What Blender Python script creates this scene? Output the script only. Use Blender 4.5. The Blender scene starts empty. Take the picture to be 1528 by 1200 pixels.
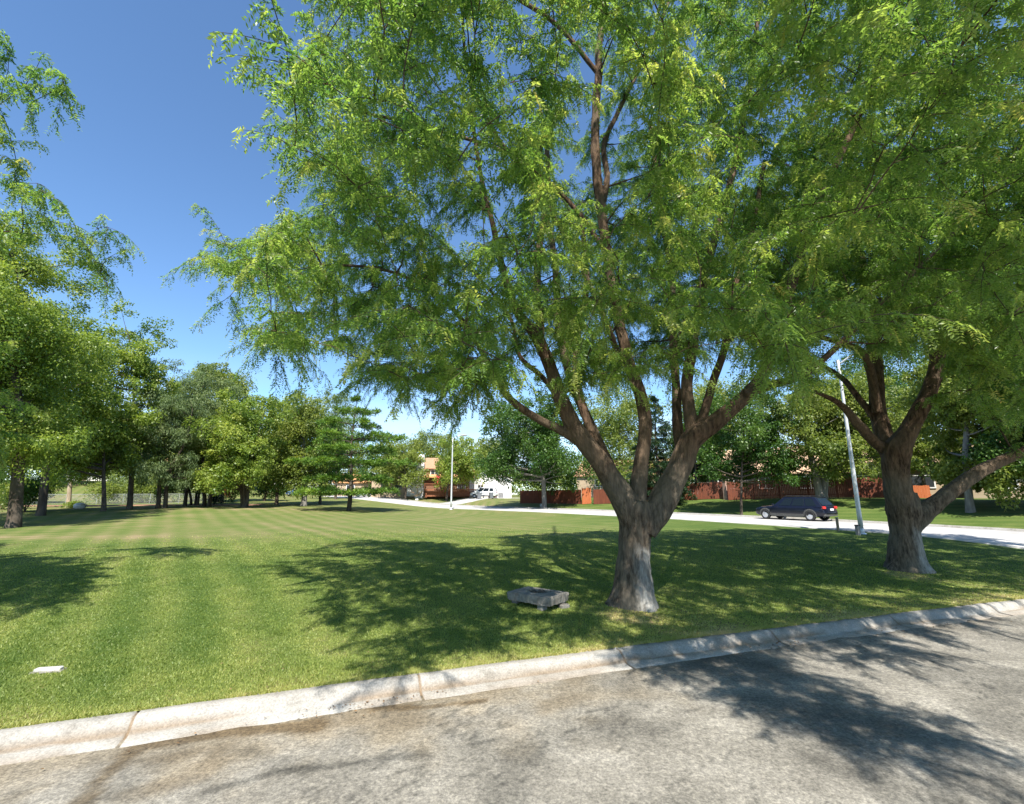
import bpy, math
import numpy as np
from mathutils import Vector, Matrix

SC = bpy.context.scene
COL = SC.collection
rad = math.radians

# ------------------------------------------------------------------ camera geometry (used to author real 3-D positions)
F, PITCH, CAMH = 700.0, rad(11), 2.5
CP, SP = math.cos(PITCH), math.sin(PITCH)
SUN_EL = rad(54)
SUN_SHIFT = np.array([-0.06, 1.0]) / math.tan(SUN_EL)     # ground shift of a shadow per metre of height


def ray(px, py):
    X = (px - 764) / F
    Y = (600 - py) / F
    return np.array([X, CP - Y * SP, Y * CP + SP])


def P(px, py, fwd):
    d = ray(px, py)
    t = fwd / d[1]
    return np.array([d[0] * t, fwd, CAMH + d[2] * t])


def to_px(p):
    p = np.atleast_2d(p)
    x, y, z = p[:, 0], p[:, 1], p[:, 2] - CAMH
    dep = np.maximum(y * CP + z * SP, 0.05)
    up = z * CP - y * SP
    return np.stack([764 + F * x / dep, 600 - F * up / dep], 1)


def smooth(t):
    t = np.clip(t, 0, 1)
    return t * t * (3 - 2 * t)


def vnoise(x, y, seed=0):
    x = np.asarray(x, float); y = np.asarray(y, float)
    xi = np.floor(x).astype(np.int64); yi = np.floor(y).astype(np.int64)
    fx = x - xi; fy = y - yi
    fx = fx * fx * (3 - 2 * fx); fy = fy * fy * (3 - 2 * fy)

    def h(a, b):
        n = (a * 374761393 + b * 668265263 + seed * 1442695041) & 0xffffffff
        n = ((n ^ (n >> 13)) * 1274126177) & 0xffffffff
        n = n ^ (n >> 16)
        return (n & 0xffff) / 65535.0
    return (h(xi, yi) * (1 - fx) + h(xi + 1, yi) * fx) * (1 - fy) + (h(xi, yi + 1) * (1 - fx) + h(xi + 1, yi + 1) * fx) * fy


def fbm(x, y, seed=0, o=4):
    s = 0; a = .5; t = 0
    x = np.asarray(x, float); y = np.asarray(y, float)
    for i in range(o):
        s = s + a * vnoise(x, y, seed + i * 17); t += a
        x = x * 2.03 + 3.1; y = y * 2.03 + 1.7; a *= .5
    return s / t


# ------------------------------------------------------------------ terrain
def K(x):                                   # line of the back of the near kerb
    x = np.asarray(x, float)
    xc = np.clip(x, -14, 14)
    return 7.3 + .37 * xc - .002 * xc * xc + np.where(x > 14, (x - 14) * .314, 0) + np.where(x < -14, (x + 14) * .426, 0)


ROAD = np.array([(23.6, 5), (22.6, 10), (21.3, 14.5), (19.8, 18.8), (17.7, 24.2), (14.2, 32.3), (8.9, 41), (2, 50), (-5.4, 58.2), (-14, 66.8),
                 (-24, 77), (-34, 90), (-43, 106), (-52, 130), (-60, 170)], float)
ROADW = 7.6


def resample(pts, step):
    pts = np.asarray(pts, float)
    n = len(pts)
    out = []
    for i in range(n - 1):
        p0 = pts[max(i - 1, 0)]; p1 = pts[i]; p2 = pts[i + 1]; p3 = pts[min(i + 2, n - 1)]
        k = max(2, int(np.linalg.norm((p2 - p1)[:3]) / step))
        for t in np.arange(k) / k:
            out.append(.5 * ((2 * p1) + (-p0 + p2) * t + (2 * p0 - 5 * p1 + 4 * p2 - p3) * t * t + (-p0 + 3 * p1 - 3 * p2 + p3) * t ** 3))
    out.append(pts[-1])
    return np.array(out)


ROADS = resample(ROAD, 1.0)


def road_d(x, y):                            # signed distance from the road's near edge, positive across the road
    sh = np.shape(x)
    x = np.ravel(np.asarray(x, float)); y = np.ravel(np.asarray(y, float))
    best = np.full(x.shape, 1e9); sg = np.zeros(x.shape)
    for a, b in zip(ROADS[:-1], ROADS[1:]):
        ab = b - a; L = ab @ ab
        t = np.clip(((x - a[0]) * ab[0] + (y - a[1]) * ab[1]) / L, 0, 1)
        dx = x - a[0] - t * ab[0]; dy = y - a[1] - t * ab[1]
        d = np.hypot(dx, dy)
        s = np.sign(ab[1] * dx - ab[0] * dy)
        m = d < best
        best = np.where(m, d, best); sg = np.where(m, s, sg)
    return (best * np.where(sg == 0, 1, sg)).reshape(sh)


def T(x, y):
    x = np.asarray(x, float); y = np.asarray(y, float)
    k = y - K(x)
    z = .15 + .43 * smooth(k / 9.5)
    z = z + .5 * smooth((y - 22) / 26) * smooth((-x - 8) / 18)
    z = z + .75 * smooth((y - 52) / 45) * smooth((-x + 2) / 30)
    d = road_d(x, y)
    z = z + np.where(d > 0, (1.45 - .5 * smooth((y - 62) / 20)) * smooth((d - ROADW - .6) / 12), 0)
    z = z + 3.4 * smooth((np.hypot(x + 20, y) - 76) / 55) * smooth((-x - 38) / 22) * (d < 0)
    z = z + np.where(k > .3, .05 * (fbm(x * .25, y * .25, 5) - .5) * smooth(k / 3), 0)
    return z


def Gd(px, py):                              # where the sight line through a pixel meets the terrain
    d = ray(px, py)
    t = 3.0
    for _ in range(400):
        p = d * t
        h = CAMH + p[2] - float(T(p[0], p[1]))
        if h <= 0: break
        t += max(.05, min(h * 2.0, .8))
    return np.array([d[0] * t, d[1] * t, float(T(d[0] * t, d[1] * t))])


def on(px, fwd):                             # ground point at a given distance, in the column of a pixel near the horizon
    x = (px - 764) / F * fwd * (CP + .02)
    x = (px - 764) / F * (fwd * CP - 1.6 * SP)
    return np.array([x, fwd, float(T(x, fwd))])


def inpoly(pts, poly):
    poly = np.asarray(poly, float)
    x, y = pts[:, 0], pts[:, 1]
    c = np.zeros(len(pts), bool)
    j = len(poly) - 1
    for i in range(len(poly)):
        xi, yi = poly[i]; xj, yj = poly[j]
        with np.errstate(divide='ignore', invalid='ignore'):
            m = ((yi > y) != (yj > y)) & (x < (xj - xi) * (y - yi) / (yj - yi + 1e-12) + xi)
        c ^= m
        j = i
    return c


# ------------------------------------------------------------------ materials
def nt(m):
    return m.node_tree.nodes, m.node_tree.links


def newmat(name):
    m = bpy.data.materials.new(name); m.use_nodes = True
    N, L = nt(m); N.clear()
    return m, N, L


def ramp(N, stops):
    r = N.new('ShaderNodeValToRGB')
    e = r.color_ramp.elements
    while len(e) < len(stops): e.new(.5)
    for k, (p, c) in enumerate(stops):
        e[k].position = p; e[k].color = (*c, 1)
    return r


def noise_node(N, L, scale, detail=4, rough=.6, mapping=None, coord='Object'):
    tc = N.new('ShaderNodeTexCoord'); n = N.new('ShaderNodeTexNoise')
    n.inputs['Scale'].default_value = scale; n.inputs['Detail'].default_value = detail; n.inputs['Roughness'].default_value = rough
    if mapping:
        mp = N.new('ShaderNodeMapping'); mp.inputs['Scale'].default_value = mapping
        L.new(tc.outputs[coord], mp.inputs[0]); L.new(mp.outputs[0], n.inputs['Vector'])
    else:
        L.new(tc.outputs[coord], n.inputs['Vector'])
    return n


def simple(name, c1, c2=None, scale=6, rough=.7, metal=0, bump=0, spec=.3, mapping=None, coat=0):
    m, N, L = newmat(name)
    o = N.new('ShaderNodeOutputMaterial'); b = N.new('ShaderNodeBsdfPrincipled')
    L.new(b.outputs[0], o.inputs[0])
    b.inputs['Roughness'].default_value = rough; b.inputs['Metallic'].default_value = metal
    b.inputs['Specular IOR Level'].default_value = spec; b.inputs['Coat Weight'].default_value = coat
    b.inputs['Base Color'].default_value = (*c1, 1)
    if c2:
        n = noise_node(N, L, scale, 5, .65, mapping)
        r = ramp(N, [(.3, c1), (.7, c2)])
        L.new(n.outputs[0], r.inputs[0]); L.new(r.outputs[0], b.inputs['Base Color'])
        if bump:
            bp = N.new('ShaderNodeBump'); bp.inputs['Strength'].default_value = bump; bp.inputs['Distance'].default_value = .03
            L.new(n.outputs[0], bp.inputs['Height']); L.new(bp.outputs[0], b.inputs['Normal'])
    return m


def leaf_mat(name, stops, trans=.35, rough=.5, tgain=1.5):
    m, N, L = newmat(name)
    o = N.new('ShaderNodeOutputMaterial'); b = N.new('ShaderNodeBsdfPrincipled')
    a = N.new('ShaderNodeAttribute'); a.attribute_name = 'tint'
    r = ramp(N, stops)
    L.new(a.outputs['Fac'], r.inputs[0]); L.new(r.outputs[0], b.inputs['Base Color'])
    b.inputs['Roughness'].default_value = rough; b.inputs['Specular IOR Level'].default_value = .35
    tr = N.new('ShaderNodeBsdfTranslucent')
    mc = N.new('ShaderNodeMix'); mc.data_type = 'RGBA'; mc.blend_type = 'MULTIPLY'; mc.inputs[0].default_value = 1
    mc.inputs[7].default_value = (1.2 * tgain, 1.2 * tgain, .7 * tgain, 1)
    L.new(r.outputs[0], mc.inputs[6]); L.new(mc.outputs[2], tr.inputs[0])
    mx = N.new('ShaderNodeMixShader'); mx.inputs[0].default_value = trans
    L.new(b.outputs[0], mx.inputs[1]); L.new(tr.outputs[0], mx.inputs[2]); L.new(mx.outputs[0], o.inputs[0])
    return m


def bark_mat(name, c1, c2, c3, sc=9.0, bump=.9):
    m, N, L = newmat(name)
    o = N.new('ShaderNodeOutputMaterial'); b = N.new('ShaderNodeBsdfPrincipled')
    L.new(b.outputs[0], o.inputs[0])
    b.inputs['Roughness'].default_value = .9; b.inputs['Specular IOR Level'].default_value = .15
    n1 = noise_node(N, L, sc, 6, .7, (1, 1, .2))
    n2 = noise_node(N, L, .9, 3, .5)
    r1 = ramp(N, [(.36, c1), (.62, c2)])
    L.new(n1.outputs[0], r1.inputs[0])
    r2 = ramp(N, [(.42, (0, 0, 0)), (.66, (1, 1, 1))])
    L.new(n2.outputs[0], r2.inputs[0])
    mx = N.new('ShaderNodeMix'); mx.data_type = 'RGBA'; mx.blend_type = 'MIX'
    ml = N.new('ShaderNodeMath'); ml.operation = 'MULTIPLY'; ml.inputs[1].default_value = .65
    L.new(r2.outputs[0], ml.inputs[0]); L.new(ml.outputs[0], mx.inputs[0])
    mx.inputs[7].default_value = (*c3, 1)
    L.new(r1.outputs[0], mx.inputs[6]); L.new(mx.outputs[2], b.inputs['Base Color'])
    bp = N.new('ShaderNodeBump'); bp.inputs['Strength'].default_value = bump; bp.inputs['Distance'].default_value = .06
    L.new(n1.outputs[0], bp.inputs['Height']); L.new(bp.outputs[0], b.inputs['Normal'])
    return m


def hero_bark():
    m = bark_mat('bark', (.034, .025, .018), (.18, .14, .1), (.17, .16, .125), 13, 1.0)
    N, L = nt(m)
    b = next(n for n in N if n.type == 'BSDF_PRINCIPLED')
    src = b.inputs['Base Color'].links[0].from_socket
    tc = N.new('ShaderNodeTexCoord'); sp = N.new('ShaderNodeSeparateXYZ'); L.new(tc.outputs['Object'], sp.inputs[0])
    ns = noise_node(N, L, 2.2, 5, .65)
    def math_(op, a, b_):
        q = N.new('ShaderNodeMath'); q.operation = op
        for k, v in enumerate((a, b_)):
            if isinstance(v, float): q.inputs[k].default_value = v
            else: L.new(v, q.inputs[k])
        return q.outputs[0]
    def mr(v, a, b_):
        q = N.new('ShaderNodeMapRange'); q.interpolation_type = 'SMOOTHSTEP'; q.inputs[1].default_value = a; q.inputs[2].default_value = b_; L.new(v, q.inputs[0]); return q.outputs[0]
    # pale bare wood low on the trunk, on its right flank; upper limbs redder
    h = math_('ADD', sp.outputs[2], math_('MULTIPLY', ns.outputs[0], .9))
    low = math_('MULTIPLY', math_('SUBTRACT', 1.0, mr(h, 1.5, 1.75)), mr(math_('ADD', sp.outputs[0], math_('MULTIPLY', ns.outputs[0], .4)), .08, .36))
    low = math_('MULTIPLY', low, .8)
    red = math_('MULTIPLY', mr(sp.outputs[2], 1.8, 3.6), .6)
    m1 = N.new('ShaderNodeMix'); m1.data_type = 'RGBA'; m1.blend_type = 'MULTIPLY'; m1.inputs[7].default_value = (.8, .54, .4, 1)
    L.new(red, m1.inputs[0]); L.new(src, m1.inputs[6])
    pr = ramp(N, [(.35, (.13, .12, .105)), (.65, (.4, .39, .36))])
    n3 = next(n for n in N if n.type == 'TEX_NOISE'); L.new(n3.outputs[0], pr.inputs[0])
    m2 = N.new('ShaderNodeMix'); m2.data_type = 'RGBA'; L.new(low, m2.inputs[0]); L.new(m1.outputs[2], m2.inputs[6]); L.new(pr.outputs[0], m2.inputs[7])
    L.new(m2.outputs[2], b.inputs['Base Color'])
    return m


M = {}
M['locust_leaf'] = leaf_mat('locust_leaf', [(0, (.068, .14, .034)), (.35, (.16, .245, .058)), (.7, (.28, .32, .09)), (1, (.42, .34, .13))], .55, .36, 1.65)
M['maple_leaf'] = leaf_mat('maple_leaf', [(0, (.08, .145, .026)), (.5, (.2, .265, .045)), (1, (.34, .37, .075))], .42, .42)
M['dark_leaf'] = leaf_mat('dark_leaf', [(0, (.025, .07, .013)), (.5, (.055, .115, .018)), (1, (.11, .175, .03))], .35, .45)
M['grey_leaf'] = leaf_mat('grey_leaf', [(0, (.08, .125, .048)), (.5, (.15, .205, .08)), (1, (.23, .27, .12))], .35, .6)
M['olive_leaf'] = leaf_mat('olive_leaf', [(0, (.085, .13, .026)), (.5, (.17, .215, .042)), (1, (.27, .3, .07))], .4, .45)
M['pine_leaf'] = leaf_mat('pine_leaf', [(0, (.04, .1, .018)), (.5, (.11, .2, .03)), (1, (.24, .33, .045))], .25, .5)
M['spruce_leaf'] = leaf_mat('spruce_leaf', [(0, (.012, .035, .014)), (.5, (.025, .058, .02)), (1, (.05, .085, .03))], .15, .55)
M['red_leaf'] = leaf_mat('red_leaf', [(0, (.13, .035, .02)), (.5, (.22, .07, .035)), (1, (.32, .13, .05))], .3, .5)
M['grass_blade'] = leaf_mat('grass_blade', [(0, (.12, .18, .035)), (.4, (.26, .31, .075)), (.7, (.38, .38, .12)), (.9, (.5, .44, .2)), (1, (.56, .46, .26))], .4, .5, 1.3)
M['litter'] = leaf_mat('litter', [(0, (.06, .035, .02)), (.5, (.15, .085, .04)), (1, (.26, .16, .08))], .15, .7)
M['bark'] = hero_bark()
M['limb_bark'] = bark_mat('limb_bark', (.035, .022, .015), (.12, .08, .052), (.11, .09, .07), 11, .8)
M['far_bark'] = bark_mat('far_bark', (.035, .026, .02), (.1, .08, .06), (.13, .11, .09), 6, .6)
M['sunlit_bark'] = bark_mat('sunlit_bark', (.2, .15, .1), (.42, .34, .24), (.36, .3, .22), 5, .5)  # sunlight on the trunk is put into this lighter bark colour
M['grey_bark'] = bark_mat('grey_bark', (.12, .11, .1), (.26, .24, .21), (.2, .19, .17), 6, .5)


def lawn_mat():
    m, N, L = newmat('lawn_turf')
    o = N.new('ShaderNodeOutputMaterial'); b = N.new('ShaderNodeBsdfPrincipled')
    L.new(b.outputs[0], o.inputs[0]); b.inputs['Roughness'].default_value = .85; b.inputs['Specular IOR Level'].default_value = .15
    at = N.new('ShaderNodeAttribute'); at.attribute_name = 'dry'
    fine = noise_node(N, L, 9, 8, .75); mid = noise_node(N, L, .9, 5, .65)
    tc = N.new('ShaderNodeTexCoord'); sep = N.new('ShaderNodeSeparateXYZ'); L.new(tc.outputs['Object'], sep.inputs[0])
    # mowing stripes run along (-.58, .81)
    m1 = N.new('ShaderNodeMath'); m1.operation = 'MULTIPLY'; m1.inputs[1].default_value = .81 * 5.2
    m2 = N.new('ShaderNodeMath'); m2.operation = 'MULTIPLY_ADD'; m2.inputs[1].default_value = .58 * 5.2
    L.new(sep.outputs[0], m1.inputs[0]); L.new(sep.outputs[1], m2.inputs[0]); L.new(m1.outputs[0], m2.inputs[2])
    wob = N.new('ShaderNodeMath'); wob.operation = 'MULTIPLY_ADD'; wob.inputs[1].default_value = 1.6
    L.new(mid.outputs[0], wob.inputs[0]); L.new(m2.outputs[0], wob.inputs[2])
    sn = N.new('ShaderNodeMath'); sn.operation = 'SINE'; L.new(wob.outputs[0], sn.inputs[0])
    # dryness = attribute + .35*(fine-.5) + .25*(mid-.5) + .06*stripe
    def madd(a, k, c):
        q = N.new('ShaderNodeMath'); q.operation = 'MULTIPLY_ADD'; q.inputs[1].default_value = k
        L.new(a, q.inputs[0])
        if isinstance(c, float): q.inputs[2].default_value = c
        else: L.new(c, q.inputs[2])
        return q.outputs[0]
    v = madd(fine.outputs[0], .62, -.31)
    v = madd(mid.outputs[0], .5, v)
    v = madd(sn.outputs[0], .08, v)
    v = madd(at.outputs['Fac'], 1.0, v)
    r = ramp(N, [(0, (.035, .075, .012)), (.35, (.065, .105, .02)), (.6, (.112, .142, .035)), (.82, (.165, .16, .06)), (1, (.24, .19, .1))])
    L.new(v, r.inputs[0]); L.new(r.outputs[0], b.inputs['Base Color'])
    f2 = noise_node(N, L, 40, 4, .7)
    bp = N.new('ShaderNodeBump'); bp.inputs['Strength'].default_value = .7; bp.inputs['Distance'].default_value = .04
    L.new(f2.outputs[0], bp.inputs['Height']); L.new(bp.outputs[0], b.inputs['Normal'])
    return m


def asphalt_mat():
    m, N, L = newmat('worn_asphalt')
    o = N.new('ShaderNodeOutputMaterial'); b = N.new('ShaderNodeBsdfPrincipled')
    L.new(b.outputs[0], o.inputs[0]); b.inputs['Roughness'].default_value = .9; b.inputs['Specular IOR Level'].default_value = .2
    big = noise_node(N, L, 1.1, 6, .65); agg = noise_node(N, L, 34, 4, .85); agg2 = noise_node(N, L, 16, 6, .75)
    r = ramp(N, [(.3, (.12, .113, .099)), (.5, (.19, .179, .157)), (.7, (.27, .256, .228))])
    L.new(big.outputs[0], r.inputs[0])
    ra = ramp(N, [(.37, (.45, .445, .43)), (.5, (1.0, .98, .94)), (.61, (1.62, 1.58, 1.48))])
    mixn = N.new('ShaderNodeMix'); mixn.data_type = 'FLOAT'; mixn.inputs[0].default_value = .45
    L.new(agg.outputs[0], mixn.inputs[2]); L.new(agg2.outputs[0], mixn.inputs[3]); L.new(mixn.outputs[0], ra.inputs[0])
    mu = N.new('ShaderNodeMix'); mu.data_type = 'RGBA'; mu.blend_type = 'MULTIPLY'; mu.inputs[0].default_value = 1
    L.new(r.outputs[0], mu.inputs[6]); L.new(ra.outputs[0], mu.inputs[7])
    st = N.new('ShaderNodeAttribute'); st.attribute_name = 'stain'
    m3 = N.new('ShaderNodeMix'); m3.data_type = 'RGBA'; m3.blend_type = 'MULTIPLY'
    m3.inputs[7].default_value = (.5, .43, .34, 1)
    dr = N.new('ShaderNodeAttribute'); dr.attribute_name = 'dirt'
    md = N.new('ShaderNodeMix'); md.data_type = 'RGBA'; md.blend_type = 'MULTIPLY'; md.inputs[7].default_value = (1.1, 1.0, .85, 1)
    L.new(dr.outputs['Fac'], md.inputs[0]); L.new(mu.outputs[2], md.inputs[6])
    L.new(st.outputs['Fac'], m3.inputs[0]); L.new(md.outputs[2], m3.inputs[6])
    tp = N.new('ShaderNodeAttribute'); tp.attribute_name = 'tar'
    m4 = N.new('ShaderNodeMix'); m4.data_type = 'RGBA'; m4.blend_type = 'MULTIPLY'
    m4.inputs[7].default_value = (.42, .43, .44, 1)
    L.new(tp.outputs['Fac'], m4.inputs[0]); L.new(m3.outputs[2], m4.inputs[6]); L.new(m4.outputs[2], b.inputs['Base Color'])
    bp = N.new('ShaderNodeBump'); bp.inputs['Strength'].default_value = .6; bp.inputs['Distance'].default_value = .012
    L.new(mixn.outputs[0], bp.inputs['Height']); L.new(bp.outputs[0], b.inputs['Normal'])
    return m


def kerb_mat():
    m, N, L = newmat('kerb_concrete')
    o = N.new('ShaderNodeOutputMaterial'); b = N.new('ShaderNodeBsdfPrincipled')
    L.new(b.outputs[0], o.inputs[0]); b.inputs['Roughness'].default_value = .85; b.inputs['Specular IOR Level'].default_value = .2
    n1 = noise_node(N, L, 2.5, 10, .78); n2 = noise_node(N, L, 45, 4, .7)
    r = ramp(N, [(.28, (.15, .135, .11)), (.45, (.3, .285, .255)), (.7, (.39, .378, .35))])
    L.new(n1.outputs[0], r.inputs[0])
    r2 = ramp(N, [(.35, (.72, .72, .72)), (.6, (1.08, 1.08, 1.08))]); L.new(n2.outputs[0], r2.inputs[0])
    mu = N.new('ShaderNodeMix'); mu.data_type = 'RGBA'; mu.blend_type = 'MULTIPLY'; mu.inputs[0].default_value = 1
    L.new(r.outputs[0], mu.inputs[6]); L.new(r2.outputs[0], mu.inputs[7])
    st = N.new('ShaderNodeAttribute'); st.attribute_name = 'stain'
    m3 = N.new('ShaderNodeMix'); m3.data_type = 'RGBA'; m3.blend_type = 'MULTIPLY'; m3.inputs[7].default_value = (.62, .47, .33, 1)
    L.new(st.outputs['Fac'], m3.inputs[0]); L.new(mu.outputs[2], m3.inputs[6]); L.new(m3.outputs[2], b.inputs['Base Color'])
    bp = N.new('ShaderNodeBump'); bp.inputs['Strength'].default_value = .4; bp.inputs['Distance'].default_value = .01
    L.new(n2.outputs[0], bp.inputs['Height']); L.new(bp.outputs[0], b.inputs['Normal'])
    return m


M['lawn'] = lawn_mat(); M['asphalt'] = asphalt_mat(); M['kerb'] = kerb_mat()
M['far_road'] = simple('pale_concrete', (.3, .285, .265), (.5, .485, .46), .8, .85)
M['mulch'] = simple('mulch', (.16, .075, .045), (.34, .2, .13), 3, .95, bump=.5)
M['fence'] = simple('shaded_red_stain', (.1, .03, .016), (.2, .06, .03), 5, .75, mapping=(1, 1, .15), bump=.3)  # red stain darkened; tree shade on the boards is put into its colour
M['fence_new'] = simple('orange_stain', (.36, .09, .03), (.46, .14, .05), 5, .75, mapping=(1, 1, .15))
M['galv'] = simple('galvanised', (.55, .57, .58), (.68, .69, .7), 4, .45, .35)
M['galv_wire'] = simple('wire', (.4, .42, .42), None, rough=.5, metal=.5)
M['lamp_grey'] = simple('lamp_housing', (.3, .29, .27), (.4, .38, .35), 6, .5)
M['lens'] = simple('lamp_lens', (.6, .6, .55), None, rough=.2)
M['concrete'] = simple('old_concrete', (.11, .1, .085), (.27, .25, .215), 7, .9, bump=.7)
M['dark_hole'] = simple('rubble', (.03, .028, .025), (.13, .11, .09), 14, .95, bump=.8)
M['plate'] = simple('plate_white', (.36, .35, .32), (.52, .51, .48), 10, .6)
M['stone'] = simple('stone', (.5, .5, .49), (.68, .68, .67), 5, .85, bump=.5)
M['wood'] = simple('weathered_wood', (.2, .15, .09), (.33, .26, .17), 6, .85, mapping=(1, 1, .2))
M['black'] = simple('black_plastic', (.02, .02, .022), (.035, .035, .036), 8, .6)
M['grey_box'] = simple('grey_box', (.16, .16, .16), (.22, .22, .22), 6, .6)
M['bin'] = simple('bin_grey', (.13, .14, .16), (.18, .19, .2), 5, .55)
M['tyre'] = simple('tyre_rubber', (.02, .02, .02), (.035, .035, .035), 12, .85)
M['rim'] = simple('rim_alloy', (.5, .51, .53), (.62, .62, .64), 5, .35, .6)
M['glass'] = simple('car_glass', (.008, .012, .014), None, rough=.12, spec=.35)
M['navy'] = simple('navy_paint', (.005, .006, .014), (.007, .009, .02), 3, .28, .2, spec=.4, coat=.25)
M['clad'] = simple('grey_cladding', (.05, .05, .048), (.075, .074, .07), 8, .6)
M['white_paint'] = simple('white_paint', (.75, .75, .75), (.8, .8, .8), 3, .3, coat=.6)
M['silver_paint'] = simple('silver_paint', (.3, .33, .37), (.36, .39, .43), 3, .3, .4, coat=.6)
M['blue_paint'] = simple('blue_paint', (.03, .09, .25), (.04, .12, .3), 3, .3, coat=.7)
M['tail_red'] = simple('tail_lens', (.5, .03, .025), None, rough=.2, spec=.6)
M['head_clear'] = simple('head_lens', (.6, .62, .64), None, rough=.1, spec=.7)
M['number_plate'] = simple('number_plate', (.7, .7, .7), None, rough=.4)
M['siding_white'] = simple('siding_white', (.72, .71, .68), (.8, .79, .76), 1.5, .7, mapping=(.3, .3, 6))
M['siding_tan'] = simple('siding_tan', (.36, .27, .18), (.46, .36, .25), 1.5, .8, mapping=(.3, .3, 6))
M['siding_brown'] = simple('siding_brown', (.14, .075, .045), (.22, .13, .08), 1.5, .8, mapping=(.3, .3, 6))
M['siding_shaded'] = simple('siding_shaded', (.1, .085, .07), (.16, .135, .11), 1.5, .8, mapping=(.3, .3, 6))  # dark tone is the wall's shade, put into the siding colour
M['brick_pink'] = simple('brick_pink', (.33, .2, .15), (.45, .3, .23), 4, .85)
M['roof_tan'] = simple('shingle_tan', (.42, .27, .16), (.56, .38, .25), 3, .9, mapping=(1, 1, 3), bump=.4)
M['roof_brown'] = simple('shingle_brown', (.3, .16, .09), (.42, .25, .15), 3, .9, mapping=(1, 1, 3), bump=.4)
M['roof_orange'] = simple('shingle_orange', (.5, .24, .1), (.62, .33, .16), 3, .9, bump=.4)
M['trim'] = simple('trim_white', (.7, .69, .66), (.76, .75, .72), 4, .6)
M['window_glass'] = simple('window_glass', (.025, .03, .035), (.05, .055, .06), 2, .12, spec=.7)
M['deck'] = simple('deck_stain', (.2, .07, .035), (.3, .12, .06), 4, .8)
M['umbrella_red'] = simple('umbrella_red', (.6, .05, .06), (.68, .09, .09), 4, .8)
M['door'] = simple('door_paint', (.2, .12, .08), (.26, .16, .1), 4, .6)


# ------------------------------------------------------------------ object helpers
def link(o, parent=None):
    COL.objects.link(o)
    if parent is not None: o.parent = parent
    return o


def empty(name, loc, rz=0.0, label=None, cat=None, group=None):
    o = bpy.data.objects.new(name, None); COL.objects.link(o)
    o.empty_display_size = .2
    o.location = [float(v) for v in loc]; o.rotation_euler = (0, 0, rz)
    tag(o, label, cat, group)
    return o


def tag(o, label=None, cat=None, group=None, kind=None):
    if label: o['label'] = label
    if cat: o['category'] = cat
    if group: o['group'] = group
    if kind: o['kind'] = kind
    return o


def raw(name, V, Fc, mat, parent=None, smooth_=False, attrs=None, fdom=None):
    """One mesh from arrays: V (n,3); Fc either (m,k) array or list of such arrays."""
    V = np.asarray(V, np.float32)
    Fs = Fc if isinstance(Fc, list) else [Fc]
    Fs = [np.asarray(f, np.int32) for f in Fs if len(f)]
    me = bpy.data.meshes.new(name)
    me.vertices.add(len(V)); me.vertices.foreach_set('co', V.ravel())
    tot = sum(f.size for f in Fs); nf = sum(len(f) for f in Fs)
    me.loops.add(tot); me.polygons.add(nf)
    me.loops.foreach_set('vertex_index', np.concatenate([f.ravel() for f in Fs]))
    sizes = np.concatenate([np.full(len(f), f.shape[1], np.int32) for f in Fs])
    starts = np.concatenate([[0], np.cumsum(sizes)[:-1]]).astype(np.int32)
    me.polygons.foreach_set('loop_start', starts)
    me.update(calc_edges=True)
    if smooth_: me.polygons.foreach_set('use_smooth', np.ones(nf, bool))
    for k, a in (attrs or {}).items():
        at = me.attributes.new(k, 'FLOAT', 'POINT'); at.data.foreach_set('value', np.asarray(a, np.float32))
    for k, a in (fdom or {}).items():
        at = me.attributes.new(k, 'FLOAT', 'FACE'); at.data.foreach_set('value', np.asarray(a, np.float32))
    me.materials.append(mat)
    o = bpy.data.objects.new(name, me)
    return link(o, parent)


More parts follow.
